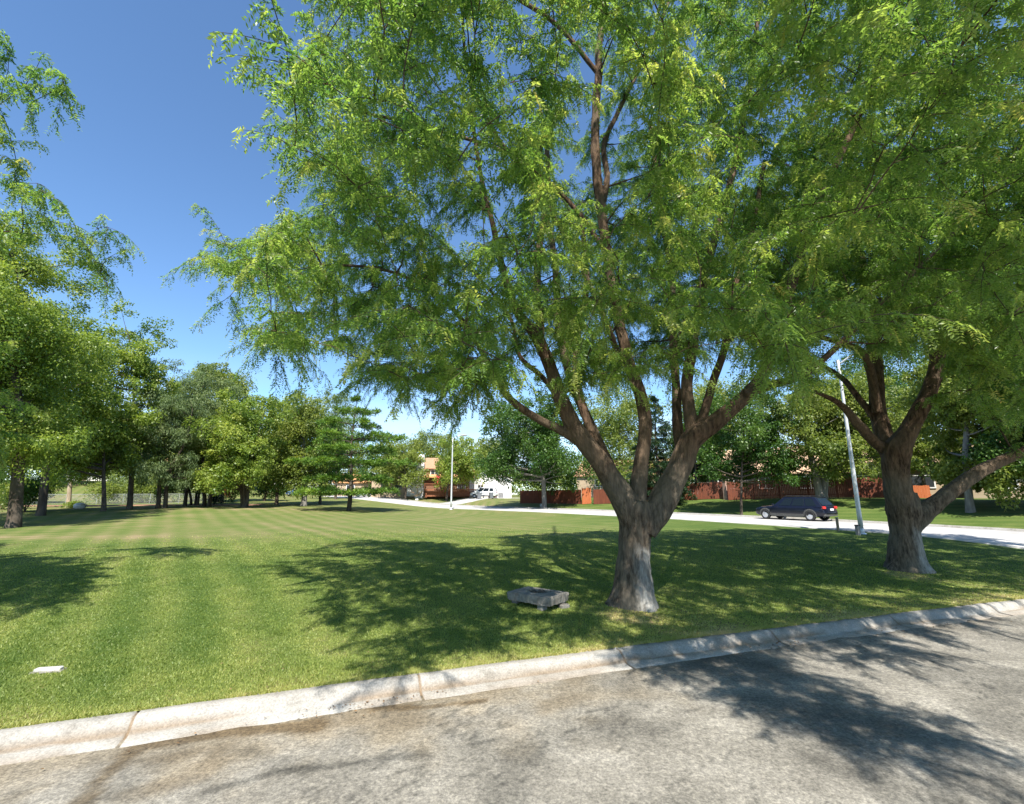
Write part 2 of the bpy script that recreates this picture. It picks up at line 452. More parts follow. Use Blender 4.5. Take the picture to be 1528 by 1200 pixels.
class MB:
    """Collects simple solids into one mesh."""
    def __init__(s): s.v = []; s.f = []
    def add(s, V, Fc):
        b = len(s.v); s.v += [tuple(map(float, p)) for p in V]; s.f += [tuple(i + b for i in f) for f in Fc]; return s
    def box(s, c, d, rz=0, bev=0):
        x, y, z = [v / 2 for v in d]; b = bev
        if b:
            pts = [(-x + b, -y), (x - b, -y), (x, -y + b), (x, y - b), (x - b, y), (-x + b, y), (-x, y - b), (-x, -y + b)]
        else:
            pts = [(-x, -y), (x, -y), (x, y), (-x, y)]
        co, si = math.cos(rz), math.sin(rz); n = len(pts); V = []
        lev = [(-z, 1)] + ([(z - b, 1), (z, 1 - b / max(x, y))] if b else [(z, 1)])
        for zz, k in lev:
            for (a, e) in pts: V.append((c[0] + (a * co - e * si) * k, c[1] + (a * si + e * co) * k, c[2] + zz))
        Fc = [tuple(range(n))[::-1], tuple(range((len(lev) - 1) * n, len(lev) * n))]
        for l in range(len(lev) - 1):
            for i in range(n): Fc.append((l * n + i, l * n + (i + 1) % n, (l + 1) * n + (i + 1) % n, (l + 1) * n + i))
        return s.add(V, Fc)
    def tube(s, pts, rs, n=8):
        V, Fc = tube_arrays(np.asarray(pts, float), np.asarray(rs, float) if np.ndim(rs) else np.full(len(pts), rs), n)
        return s.add(V, [tuple(f) for f in Fc] + [tuple(range(n))[::-1], tuple(range(len(V) - n, len(V)))])
    def poly(s, V): return s.add(V, [tuple(range(len(V)))])
    def prism(s, prof, y0, y1):
        """side profile (x,z) extruded in y"""
        n = len(prof)
        V = [(a, y0, b) for a, b in prof] + [(a, y1, b) for a, b in prof]
        return s.add(V, [tuple(range(n)), tuple(range(2 * n - 1, n - 1, -1))] + [(i, n + i, n + (i + 1) % n, (i + 1) % n) for i in range(n)])
    def build(s, name, mat, parent=None, smooth_=False, bevel=0):
        me = bpy.data.meshes.new(name); me.from_pydata(s.v, [], s.f); me.materials.append(mat)
        if smooth_:
            for p in me.polygons: p.use_smooth = True
        me.update()
        o = bpy.data.objects.new(name, me); link(o, parent)
        if bevel:
            bv = o.modifiers.new('bevel', 'BEVEL'); bv.width = bevel; bv.segments = 2; bv.limit_method = 'ANGLE'
        return o


def frames(p):
    t = np.gradient(p, axis=0); t /= np.linalg.norm(t, axis=1)[:, None] + 1e-9
    ref = np.array([.31, .77, .55]) if abs(t[0] @ np.array([.31, .77, .55])) < .9 else np.array([1., 0, 0])
    u = np.zeros_like(p); a = np.cross(t[0], ref); a /= np.linalg.norm(a)
    for i in range(len(p)):
        a = a - t[i] * (a @ t[i]); a /= np.linalg.norm(a) + 1e-9
        u[i] = a
    return t, u, np.cross(t, u)


def tube_arrays(p, r, n=6):
    t, u, v = frames(p)
    ang = np.arange(n) * 2 * math.pi / n
    V = p[:, None, :] + r[:, None, None] * (np.cos(ang)[None, :, None] * u[:, None, :] + np.sin(ang)[None, :, None] * v[:, None, :])
    k = len(p)
    i = np.arange(k - 1)[:, None] * n; j = np.arange(n)[None, :]; j2 = (j + 1) % n
    Fc = np.stack([i + j, i + j2, i + n + j2, i + n + j], -1).reshape(-1, 4)
    return V.reshape(-1, 3), Fc


class Tubes:
    def __init__(s): s.V = []; s.Fq = []; s.cap = []; s.n = 0
    def add(s, p, r, n=6, cap=False):
        V, Fc = tube_arrays(np.asarray(p, float), np.asarray(r, float), n)
        s.V.append(V); s.Fq.append(Fc + s.n)
        if cap:
            s.cap.append((np.arange(n)[::-1] + s.n)); s.cap.append(np.arange(len(V) - n, len(V)) + s.n)
        s.n += len(V)
    def build(s, name, mat, parent, smooth_=True):
        fs = [np.concatenate(s.Fq)]
        for c in s.cap: fs.append(c[None, :])
        return raw(name, np.concatenate(s.V), fs, mat, parent, smooth_)


def unit(a):
    return a / (np.linalg.norm(a, axis=-1, keepdims=True) + 1e-9)


# ------------------------------------------------------------------ leaves
def diamond(base, d, nrm, L, W, fold=.25):
    """Leaf-shaped quads. base,d,nrm (n,3); L,W (n,)"""
    s = unit(np.cross(d, nrm)); nn = np.cross(s, d)
    L = np.broadcast_to(L, len(base))[:, None]; W = np.broadcast_to(W, len(base))[:, None]
    mid = base + d * L * .45
    V = np.stack([base, mid + s * W * .5 + nn * W * fold, base + d * L, mid - s * W * .5 + nn * W * fold], 1)
    n = len(base)
    return V.reshape(-1, 3), np.arange(4 * n).reshape(n, 4)


def compound(base, d, nrm, LL, pairs, lw, ll, rng):
    """Pinnate leaves: each a rachis with pairs of leaflets. Returns V, F, leaf index per leaflet."""
    n = len(base)
    s = unit(np.cross(d, nrm))
    out_b, out_d, out_n, idx = [], [], [], []
    for k in range(pairs):
        t = (k + .7) / pairs
        p = base + d * (LL * t)[:, None] + np.array([0, 0, -1.]) * (LL * .35 * t * t)[:, None]
        for sg in (-1, 1):
            dd = unit(s * sg * 1.0 + d * .45 + np.array([0, 0, -.25]) + rng.normal(0, .22, (n, 3)))
            out_b.append(p); out_d.append(dd); out_n.append(unit(nrm + rng.normal(0, .6, (n, 3)))); idx.append(np.arange(n))
    b = np.concatenate(out_b); dd = np.concatenate(out_d); nn = np.concatenate(out_n); ix = np.concatenate(idx)
    V, Fc = diamond(b, dd, nn, ll * rng.uniform(.75, 1.2, len(b)), lw * rng.uniform(.8, 1.2, len(b)), .12)
    return V, Fc, ix


class Skel:
    def __init__(s): s.p = np.zeros((0, 3)); s.r = np.zeros(0)
    def add(s, p, r): s.p = np.concatenate([s.p, p]); s.r = np.concatenate([s.r, r])


def hero_tree(name, label, base, limbs, targets, seed, bark, flare=1.0, leaf_scale=1.0, twig_rate=6.0, tipset=None, voxel=.018, pairs=7, leaf_step=.045,
              bark_extra=None):
    rng = np.random.default_rng(seed)
    root = empty(name, base, 0, label, 'tree')
    b0 = np.asarray(base, float)
    sk = Skel(); big = Tubes(); thin = Tubes()
    for pts, n in limbs:
        q = resample(np.asarray(pts, float), .07 if n == 0 else .1)
        p, r = q[:, :3].copy(), np.maximum(q[:, 3], .012)
        wob = np.stack([fbm(np.arange(len(p)) * .056 + 7 * n, np.full(len(p), k * 9.1), seed + k, 3) - .5 for k in range(3)], 1)
        if n: p = p + wob * np.minimum(.16, r * 1.6)[:, None] * np.minimum(1, np.arange(len(p)) / 13)[:, None]
        sk.add(p, r)
        ks = np.where(r > .045)[0]
        if len(ks) > 2:
            m = slice(0, ks.max() + 1)
            NS = 40
            V, Fc = tube_arrays(p[m] - b0, r[m], NS)
            # ridged bark
            k = len(p[m]); ang = np.arange(NS) / NS * 2 * math.pi
            arc = np.repeat(np.concatenate([[0], np.cumsum(np.linalg.norm(np.diff(p[m], axis=0), axis=1))]), NS)
            rr = fbm(np.tile(ang * 1.3, k) + 20 * n, arc * .8, seed + 31, 3) - .5
            tw = np.tile(ang, k) * np.repeat(r[m], NS)
            rid = np.abs(fbm(tw * 15 + 3 * fbm(tw * 4, arc * 1.5, seed + 41, 2), arc * 2.0 + 9 * n, seed + 33, 3) - .5) * 2
            cen = np.repeat(p[m] - b0, NS, 0)
            dirv = unit(V - cen)
            V = cen + (V - cen) * (1 + .3 * rr)[:, None] + dirv * ((rid - .35) * np.minimum(.05, np.repeat(r[m], NS) * .2))[:, None]
            if n == 0:                        # root flare
                h = V[:, 2]; a2 = np.arctan2(V[:, 1] - cen[:, 1], V[:, 0] - cen[:, 0])
                fl = np.exp(-np.maximum(h, 0) / .22) * (.28 + .3 * np.maximum(0, np.sin(a2 * 3 + seed)) ** 2) * flare
                V = cen + (V - cen) * (1 + fl)[:, None]
            big.V.append(V); big.Fq.append(Fc + big.n)
            big.cap.append(np.arange(NS)[::-1] + big.n); big.cap.append(np.arange(len(V) - NS, len(V)) + big.n); big.n += len(V)
            if ks.max() + 1 < len(p):
                thin.add(p[ks.max() - 1:] - b0, r[ks.max() - 1:], 7)
        else:
            thin.add(p - b0, r, 7)
    tr = big.build('trunk', bark, root)
    rm = tr.modifiers.new('remesh', 'REMESH'); rm.mode = 'VOXEL'; rm.voxel_size = voxel; rm.use_smooth_shade = True
    sm = tr.modifiers.new('smooth', 'SMOOTH'); sm.iterations = 1; sm.factor = .4
    # grow branches to every target, nearest first
    rem = targets.copy()
    d0 = np.array([np.min(np.linalg.norm(sk.p - t, axis=1)) for t in rem])
    tw_p, tw_d, tw_tip = [], [], []
    for ti in np.argsort(d0):
        t = rem[ti]
        dv = t - sk.p
        dist = np.linalg.norm(dv, axis=1)
        cost = dist + .9 * np.maximum(0, sk.p[:, 2] - t[2] + .2) + np.where(sk.r < .01, .5, 0)
        i = int(np.argmin(cost)); a = sk.p[i]; L = dist[i]
        if L < .15: continue
        n = max(4, int(L / .18))
        u = np.linspace(0, 1, n)[:, None]
        side = rng.normal(0, .12 * L, 3)
        c = a + (t - a) * .5 + np.array([0, 0, .12 * L]) + side
        path = (1 - u) ** 2 * a + 2 * u * (1 - u) * c + u ** 2 * t
        path += (np.cumsum(rng.normal(0, .018, (n, 3)), 0)) * np.minimum(1, u * 3)
        r0 = min(sk.r[i] * .7, .006 + .0075 * L + .006)
        rr = r0 * (1 - u[:, 0]) + .0045
        thin.add(path - b0, rr, 5)
        sk.add(path[1:], rr[1:])
        tan = np.gradient(path, axis=0); tan = unit(tan)
        m = max(3, int(twig_rate * min(L, 2.2)))
        uu = 1 - rng.random(m) ** 1.2 * min(.85, 1.7 / max(L, .1))
        uu[0] = 1
        for w in uu:
            k = min(n - 1, int(w * (n - 1)))
            dd = tan[k] * rng.uniform(.3, 1.1) + rng.normal(0, .75, 3) * np.array([1, 1, .45])
            if w == 1: dd = tan[k] + rng.normal(0, .2, 3)
            tw_p.append(path[k]); tw_d.append(dd)
            tw_tip.append(w)
    tw_p = np.array(tw_p); tw_d = unit(np.array(tw_d)); nt_ = len(tw_p)
    lf_b, lf_d, lf_n, lf_t = [], [], [], []
    clump = fbm(tw_p[:, 0] * .7, tw_p[:, 1] * .7 + tw_p[:, 2] * .9, seed + 3, 3)
    for k in range(nt_):
        L = rng.uniform(.35, .85) * (.8 + .2 * leaf_scale)
        u = np.linspace(0, 1, 5)[:, None]
        p = tw_p[k] + tw_d[k] * L * u + np.array([0, 0, -1.]) * L * .38 * u ** 2
        thin.add(p - b0, .0045 * (1 - u[:, 0]) + .0018, 3)
        m = int(L / (leaf_step * leaf_scale))
        w = (np.arange(m) + .5) / m
        q = tw_p[k] + tw_d[k] * L * w[:, None] + np.array([0, 0, -1.]) * (L * .38 * w ** 2)[:, None]
        td = unit(tw_d[k] + np.array([0, 0, -.76]) * w[:, None])
        sd = unit(np.cross(td, [0, 0, 1.])) * np.where(np.arange(m) % 2, 1, -1)[:, None]
        d = unit(td * .5 + sd * .7 + np.array([0, 0, -.85]) + rng.normal(0, .35, (m, 3)))
        lf_b.append(q); lf_d.append(d); lf_n.append(unit(np.array([0, 0, 1.]) + rng.normal(0, .45, (m, 3))))
        lf_t.append(np.clip(.02 + .75 * (clump[k] - .2) + .6 * (w - .45) * tw_tip[k] ** 3 + rng.normal(0, .1, m), 0, 1))
    b = np.concatenate(lf_b); d = np.concatenate(lf_d); nn = np.concatenate(lf_n); tt = np.concatenate(lf_t)
    LL = rng.uniform(.13, .21, len(b)) * leaf_scale
    V, Fc, ix = compound(b - b0, d, nn, LL, pairs, (.026 if pairs < 7 else .02) * leaf_scale, (.066 if pairs < 7 else .053) * leaf_scale, rng)
    thin.build('branches', M['limb_bark'], root)
    raw('crown', V, Fc, M['locust_leaf'], root, False, None, {'tint': tt[ix]})
    print(name, 'targets', len(targets), 'leaves', len(b), 'quads', len(Fc))
    return root


def crown_targets(center, radii, n, seed, sil=None, keep=None, dens=.45, mind=.55):
    rng = np.random.default_rng(seed)
    out = []
    c = np.array(center); R = np.array(radii)
    tries = 0
    while len(out) < n and tries < 400:
        tries += 1
        q = rng.uniform(-1, 1, (400, 3)); rr = np.linalg.norm(q, axis=1)
        q = q[(rr < 1) & (rng.random(400) < dens + (1 - dens) * rr ** 2)]
        p = c + q * R
        px = to_px(p)
        ok = np.ones(len(p), bool)
        if sil is not None: ok &= inpoly(px, sil)
        if keep is not None: ok &= keep(p, px)
        for v in p[ok]:
            if len(out) >= n: break
            if out and np.min(np.linalg.norm(np.array(out) - v, axis=1)) < mind: continue
            out.append(v)
    return np.array(out)


def shadow_px(p):
    g = np.zeros_like(p)
    h = p[:, 2] - .4
    g[:, 0] = p[:, 0] + SUN_SHIFT[0] * h; g[:, 1] = p[:, 1] + SUN_SHIFT[1] * h
    g[:, 2] = T(g[:, 0], g[:, 1])
    k = g[:, 1] - K(g[:, 0])
    g[:, 2] = np.where(k < 0, 0, g[:, 2])
    return to_px(g), g


# ------------------------------------------------------------------ generic trees
def clump_tree(name, label, base, H, crown, seed, leaf='maple_leaf', bark='far_bark', stems=((0, 0, 0, 0),), r=.22, n=9000, LW=(.24, .17), K_=22, cr=.34,
               up=.3, droop=0.0, fork=.35, group=None, top_bias=0.0, shape=None, gap=.0, fine=False):
    """crown = (cx, cy, cz, rx, ry, rz) relative to base; stems = ((x0, y0, lean_x, lean_y), ...)"""
    rng = np.random.default_rng(seed)
    root = empty(name, base, 0, label, 'tree', group)
    cx, cy, cz, rx, ry, rz = crown
    C = np.array([cx, cy, cz]); R = np.array([rx, ry, rz])
    # clump centres
    i = np.arange(K_) + .5
    ph = np.arccos(1 - 2 * i / K_); th = np.pi * (1 + 5 ** .5) * i + rng.uniform(0, 6)
    u = np.stack([np.cos(th) * np.sin(ph), np.sin(th) * np.sin(ph), np.cos(ph)], 1)
    rr = rng.uniform(.42, .84, K_)
    rr[rng.random(K_) < .22] *= .5
    cc = C + u * R * rr[:, None] + rng.normal(0, .09, (K_, 3)) * R
    if shape is not None: cc = C + shape((cc - C) / R) * R
    K2 = K_ // 3
    a2 = rng.uniform(0, 6.283, K2)
    low = C + np.stack([np.cos(a2), np.sin(a2), np.zeros(K2)], 1) * R * rng.uniform(.35, .82, (K2, 1)) + np.stack([np.zeros(K2), np.zeros(K2), -rz * rng.uniform(.5, .95, K2)], 1)
    cc = np.concatenate([cc, low]); K_ = len(cc)
    crs = 1.18 * cr * R.mean() * rng.uniform(.65, 1.3, K_)
    crs *= np.where(cc[:, 2] > C[2] + .5 * rz, .8, 1)
    keep = rng.random(K_) > gap
    cc, crs = cc[keep], crs[keep]; kk = len(cc)
    # stems and branches
    tb = Tubes()
    nodes = []
    for (x0, y0, lx, ly) in stems:
        top = np.array([x0 + lx, y0 + ly, cz + .35 * rz])
        q = np.array([[x0, y0, -.3], [x0 + .02, y0, .5], [x0 + lx * .25 + rng.normal(0, .12), y0 + ly * .25, cz * .45], [x0 + lx * .65 + rng.normal(0, .2), y0 + ly * .65, cz * .8], top])
        rad_ = np.array([r * 1.5, r * 1.08, r * .82, r * .55, r * .18])
        q = resample(np.concatenate([q, rad_[:, None]], 1), .35)
        tb.add(q[:, :3], q[:, 3], 9)
        nodes.append(q)
    nd = np.concatenate(nodes)
    nd = nd[nd[:, 2] > fork * cz]
    for c_ in cc:
        dist = np.linalg.norm(nd[:, :3] - c_, axis=1) + 1.2 * np.maximum(0, nd[:, 2] - c_[2] + .8)
        a = nd[np.argmin(dist)]
        L = np.linalg.norm(c_ - a[:3]); m = max(4, int(L / .4)); w = np.linspace(0, 1, m)[:, None]
        ctl = (a[:3] + c_) / 2 + np.array([0, 0, -.06 * L]) + rng.normal(0, .08 * L, 3)
        pth = (1 - w) ** 2 * a[:3] + 2 * w * (1 - w) * ctl + w ** 2 * c_
        tb.add(pth, np.minimum(a[3] * .7, .02 + .02 * L) * (1 - w[:, 0]) + .015, 5)
    tb.build('trunk', M[bark], root)
    # leaves in sub-clumps
    n = int(n * 2.2); w = crs ** 2; cnt = np.maximum(20, (n * w / w.sum()).astype(int))
    B, D, Nn, Tt = [], [], [], []
    for k in range(kk):
        ns = rng.integers(9, 15)
        su = unit(rng.normal(0, 1, (ns, 3)) + np.array([0, 0, up]))
        sc_ = cc[k] + su * crs[k] * np.array([1.0, 1.0, .9]) * rng.uniform(.35, .95, (ns, 1))
        sr = crs[k] * rng.uniform(.22, .46, ns)
        j = rng.integers(0, ns, cnt[k])
        v = unit(rng.normal(0, 1, (cnt[k], 3)) + np.array([0, 0, .25]))
        p = sc_[j] + v * (sr[j] * rng.random(cnt[k]) ** .45)[:, None] * np.array([1.05, 1.05, .9])
        B.append(p)
        D.append(unit(v * .6 + rng.normal(0, .6, (cnt[k], 3)) + np.array([0, 0, -.6 - droop])))
        Nn.append(unit(v * .8 + np.array([0, 0, .45]) + rng.normal(0, .5, (cnt[k], 3))))
        Tt.append(np.clip(.42 + rng.normal(0, .13) + rng.normal(0, .14, ns)[j] + rng.normal(0, .13, cnt[k]), 0, 1))
    b = np.concatenate(B); d = np.concatenate(D); nn = np.concatenate(Nn); tt = np.concatenate(Tt)
    V, Fc = diamond(b, d, nn, LW[0] * rng.uniform(.6, 1.3, len(b)), LW[1] * rng.uniform(.6, 1.3, len(b)), .15)
    raw('crown', V, Fc, M[leaf], root, False, None, {'tint': tt})
    return root


def conifer(name, label, base, H, R, seed, leaf, tiers, z0=.12, needle=(.42, .05), n_tuft=26, droop=.12, layered=True, bark='far_bark'):
    rng = np.random.default_rng(seed)
    root = empty(name, base, 0, label, 'tree')
    tb = Tubes()
    zz = np.linspace(-.2, H * .97, 14)
    tp = np.stack([.1 * np.sin(zz * .7), .1 * np.cos(zz * .5), zz], 1)
    tb.add(tp, .2 * (H / 11) * (1 - zz / H) + .025, 9)
    B, D, Nn, Tt = [], [], [], []
    for k in range(tiers):
        f = k / (tiers - 1)
        z = H * (z0 + (1 - z0 - .03) * f)
        prof = math.sin(math.pi * min(1, .28 + .72 * f)) if layered else (1 - f)
        Rt = R * (prof ** .8 * (.85 + .2 * rng.random()) + .05)
        nb = int(5 + 3 * (1 - f))
        a0 = rng.uniform(0, 6.28)
        for j in range(nb):
            a = a0 + j * 6.283 / nb + rng.normal(0, .22)
            L = Rt * rng.uniform(.72, 1.12)
            zb = z + rng.normal(0, .1)
            w = np.linspace(0, 1, 7)[:, None]
            dirh = np.array([math.cos(a), math.sin(a), 0])
            rise = .22 * L if layered else -.1 * L
            p = np.array([0, 0, zb]) + dirh * L * w + np.array([0, 0, 1]) * (rise * w - droop * L * 1.6 * w ** 2)
            tb.add(p, .05 * (1 - w[:, 0]) * (L / R) + .012, 5)
            nt2 = max(4, int(n_tuft * L / R))
            ww = 1 - rng.random(nt2) ** 1.0 * .72
            sidev = np.array([-math.sin(a), math.cos(a), 0])
            sp = (1.02 - ww) * .75 * L + .12
            q = np.array([0, 0, zb]) + dirh * (L * ww)[:, None] + np.array([0, 0, 1]) * (rise * ww - droop * L * 1.6 * ww ** 2)[:, None]
            q = q + sidev * (rng.uniform(-1, 1, nt2) * sp)[:, None] + np.array([0, 0, 1]) * rng.normal(.05, .1, nt2)[:, None]
            m = 26
            tt = rng.normal(.42, .16, nt2) + .25 * (ww - .6)
            qq = np.repeat(q, m, 0)
            v = unit(rng.normal(0, 1, (nt2 * m, 3)) * np.array([1, 1, .55]) + dirh * .6 + np.array([0, 0, .25]))
            B.append(qq + v * rng.uniform(0, .22, (nt2 * m, 1))); D.append(v); Nn.append(unit(rng.normal(0, .6, (nt2 * m, 3)) + np.array([0, 0, 1.])))
            Tt.append(np.clip(np.repeat(tt, m) + rng.normal(0, .12, nt2 * m), 0, 1))
    tb.build('trunk', M[bark], root)
    b = np.concatenate(B)
    V, Fc = diamond(b, np.concatenate(D), np.concatenate(Nn), needle[0] * rng.uniform(.6, 1.2, len(b)), needle[1] * rng.uniform(.8, 1.6, len(b)), .1)
    raw('crown', V, Fc, M[leaf], root, False, None, {'tint': np.concatenate(Tt)})
    return root


def shrub(name, label, base, rx, ry, rz, seed, leaf, n=1500, LW=(.12, .08), group=None, cat='shrub'):
    rng = np.random.default_rng(seed)
    root = empty(name, base, 0, label, cat, group)
    tb = Tubes()
    k = 9
    cc = np.stack([rng.uniform(-.6, .6, k) * rx, rng.uniform(-.6, .6, k) * ry, rng.uniform(.35, .8, k) * rz], 1)
    for c in cc:
        w = np.linspace(0, 1, 4)[:, None]
        tb.add(np.array([0, 0, -.1]) * (1 - w) + c * w, .025 * (1 - w[:, 0]) + .006, 4)
    tb.build('stems', M['far_bark'], root)
    j = rng.integers(0, k, n); v = unit(rng.normal(0, 1, (n, 3)) + np.array([0, 0, .3]))
    b = cc[j] + v * np.array([rx, ry, rz]) * .42 * rng.random((n, 1)) ** .4
    b[:, 2] = np.maximum(b[:, 2], .05)
    V, Fc = diamond(b, unit(v + rng.normal(0, .6, (n, 3))), unit(v + np.array([0, 0, .6])), LW[0] * rng.uniform(.6, 1.3, n), LW[1] * rng.uniform(.6, 1.3, n))
    raw('foliage', V, Fc, M[leaf], root, False, None, {'tint': np.clip(rng.normal(.45, .2, n), 0, 1)})
    return root


# ================================================================== SETTING
def graded(a, b, fine0, fine1, f, c, grow=1.12):
    xs = list(np.arange(fine0, fine1 + 1e-6, f))
    s = f
    while xs[-1] < b: s = min(s * grow, c); xs.append(xs[-1] + s)
    s = f
    while xs[0] > a: s = min(s * grow, c); xs.insert(0, xs[0] - s)
    return np.array(xs)


def grid_faces(nx, ny):
    i, j = np.meshgrid(np.arange(nx - 1), np.arange(ny - 1), indexing='ij')
    a = (i * ny + j).ravel()
    return np.stack([a, a + ny, a + ny + 1, a + 1], 1)


def dryness(x, y):
    k = y - K(x)
    n = fbm(x * .6, y * .6, 11, 4) - .5
    d = .27 + .17 * smooth((y - 13) / 16) * smooth((9 - x) / 8)
    d = d + .34 * np.exp(-np.maximum(k, 0) / .55) * (.35 + 1.3 * fbm(x * 1.1, y * 1.1, 41, 3)) + .2 * np.exp(-np.maximum(k, 0) / 1.8) * (n + .55) * (.6 + .9 * smooth((x - 1) / 5))
    d = d + .22 * np.exp(-((y - 21.5 - .12 * (x + 20)) / 1.6) ** 2) * smooth((-x - 10) / 5)      # worn tan strip by the left trees
    d = d + .12 * np.exp(-((y - 46) / 3.0) ** 2) * smooth((-x - 14) / 6)
    d = d + n * .35 + .11 * np.sin((.81 * x + .58 * y) * 6.0 + 3 * fbm(x * .2, y * .2, 63, 2)) * smooth((1 - x) / 4) * smooth(k / 2)
    d = d - .16 * np.exp(-(((x + 6.8) / 1.6) ** 2 + ((y - 10.5) / 3.0) ** 2)) - .1 * smooth((x - 4) / 6)
    for (tx, ty, tr) in ((2.3, 9.6, .5), (11.2, 13.9, .55)):
        q = np.hypot(x - tx, y - ty) + .25 * n
        d = d + .38 * np.exp(-np.maximum(q - tr, 0) / .14)
    rd = road_d(x, y)
    d = d + np.where(rd > ROADW, .28 * np.exp(-(rd - ROADW) / 1.6), 0)
    return d


# lawn: one sheet from the kerb to the horizon
gx = graded(-260, 260, -16, 22, .3, 9, 1.1)
gv = graded(0, 330, 0, 22, .3, 9, 1.08)
gv = gv[gv >= 0]
X, Vv = np.meshgrid(gx, gv, indexing='ij')
Y = K(X) * np.clip(1 - Vv / 60, 0, 1) + Vv + np.where(Vv > 0, K(np.zeros_like(X)) * np.clip(Vv / 60, 0, 1), 0)
Z = T(X, Y)
lawn = raw('lawn', np.stack([X, Y, Z], -1).reshape(-1, 3), grid_faces(len(gx), len(gv)), M['lawn'], None, True, {'dry': dryness(X.ravel(), Y.ravel())})
tag(lawn, 'mown park lawn with faint mowing stripes', None, None, 'structure')

# near street
rx = graded(-120, 120, -8, 13, .06, 8, 1.15)
rv = -graded(.38, 40, .38, 5.0, .06, 4, 1.2)
rv = np.sort(rv[rv <= -.379])[::-1]
X, Vv = np.meshgrid(rx, rv, indexing='ij')
Yr = K(X) + Vv


def seg_d(x, y, pts):
    best = np.full(np.shape(x), 1e9)
    for (ax, ay), (bx, by) in zip(pts[:-1], pts[1:]):
        L = (bx - ax) ** 2 + (by - ay) ** 2
        t = np.clip(((x - ax) * (bx - ax) + (y - ay) * (by - ay)) / L, 0, 1)
        best = np.minimum(best, np.hypot(x - ax - t * (bx - ax), y - ay - t * (by - ay)))
    return best


def flat(px, py):
    d = ray(px, py); t = -CAMH / d[2]
    return (d[0] * t, d[1] * t)


nz = fbm(X * 2.3, Yr * 2.3, 3, 5); nz2 = fbm(X * 6, Yr * 6, 8, 4)
edge = -Vv - .5
stain = .55 * np.exp(-edge / .28) * smooth((nz - .3) / .35)
s1 = seg_d(X, Yr, [flat(470, 1083), flat(330, 1095), flat(205, 1116), flat(150, 1165), flat(110, 1215)])
stain += 1.0 * smooth((.17 - s1 + .2 * (nz - .5)) / .09) * (.6 + .5 * nz2)
s1b = seg_d(X, Yr, [flat(150, 1150), flat(330, 1115), flat(300, 1160), flat(180, 1185)])
stain += .45 * smooth((.2 - s1b + .3 * (nz - .5)) / .2)
s2 = seg_d(X, Yr, [flat(560, 1056), flat(640, 1056), flat(722, 1047)])
stain += 1.0 * smooth((.085 - s2 + .12 * (nz - .5)) / .05) * (.6 + .5 * nz2)
s3 = seg_d(X, Yr, [flat(440, 1090), flat(560, 1078), flat(700, 1075), flat(860, 1045)])
stain += .35 * smooth((.3 - s3 + .5 * (nz - .5)) / .3)
tar = .9 * smooth((.10 - seg_d(X, Yr, [flat(300, 1185), flat(420, 1150), flat(500, 1143), flat(620, 1128)]) + .22 * (nz - .5)) / .1)
tar += .6 * smooth((.12 - seg_d(X, Yr, [flat(380, 1120), flat(420, 1150), flat(460, 1150)]) + .35 * (nz - .5)) / .12)
tar += .45 * smooth((.2 - seg_d(X, Yr, [flat(770, 1140), flat(860, 1090), flat(1010, 1080)]) + .9 * (nz - .5)) / .25)
tar += .9 * smooth((.012 - seg_d(X, Yr, [flat(500, 1143), flat(640, 1125), flat(760, 1100), flat(930, 1085)]) + .03 * (nz2 - .5)) / .012)
tar += .5 * smooth((fbm(X * .9, Yr * .9, 61, 4) - .58) / .1)
crk = np.abs(fbm(X * .55 + 2, Yr * .55, 83, 5) - .5)
tar += .75 * smooth((.006 - crk) / .004) * smooth((fbm(X * .4, Yr * .4, 87, 2) - .42) / .1)
tar += .6 * smooth((.01 - seg_d(X, Yr, [flat(1528, 1010), flat(1330, 1050), flat(1100, 1110), flat(980, 1190)]) + .02 * (nz2 - .5)) / .01)
zr = .012 * (fbm(X * .7, Yr * .7, 23, 3) - .5) * smooth(edge / .4) + .004
road = raw('street', np.stack([X, Yr, zr], -1).reshape(-1, 3), grid_faces(len(rx), len(rv))[:, ::-1], M['asphalt'], None, True,
           {'dirt': np.clip(smooth((1.5 - edge + 2.2 * (nz - .5)) / 1.2) * smooth((3.0 - X + 3 * (nz - .5)) / 4), 0, 1).ravel() * .85, 'stain': np.clip(stain, 0, 1).ravel(), 'tar': np.clip(tar, 0, 1).ravel()})
tag(road, 'worn pale asphalt street in the foreground', None, None, 'structure')

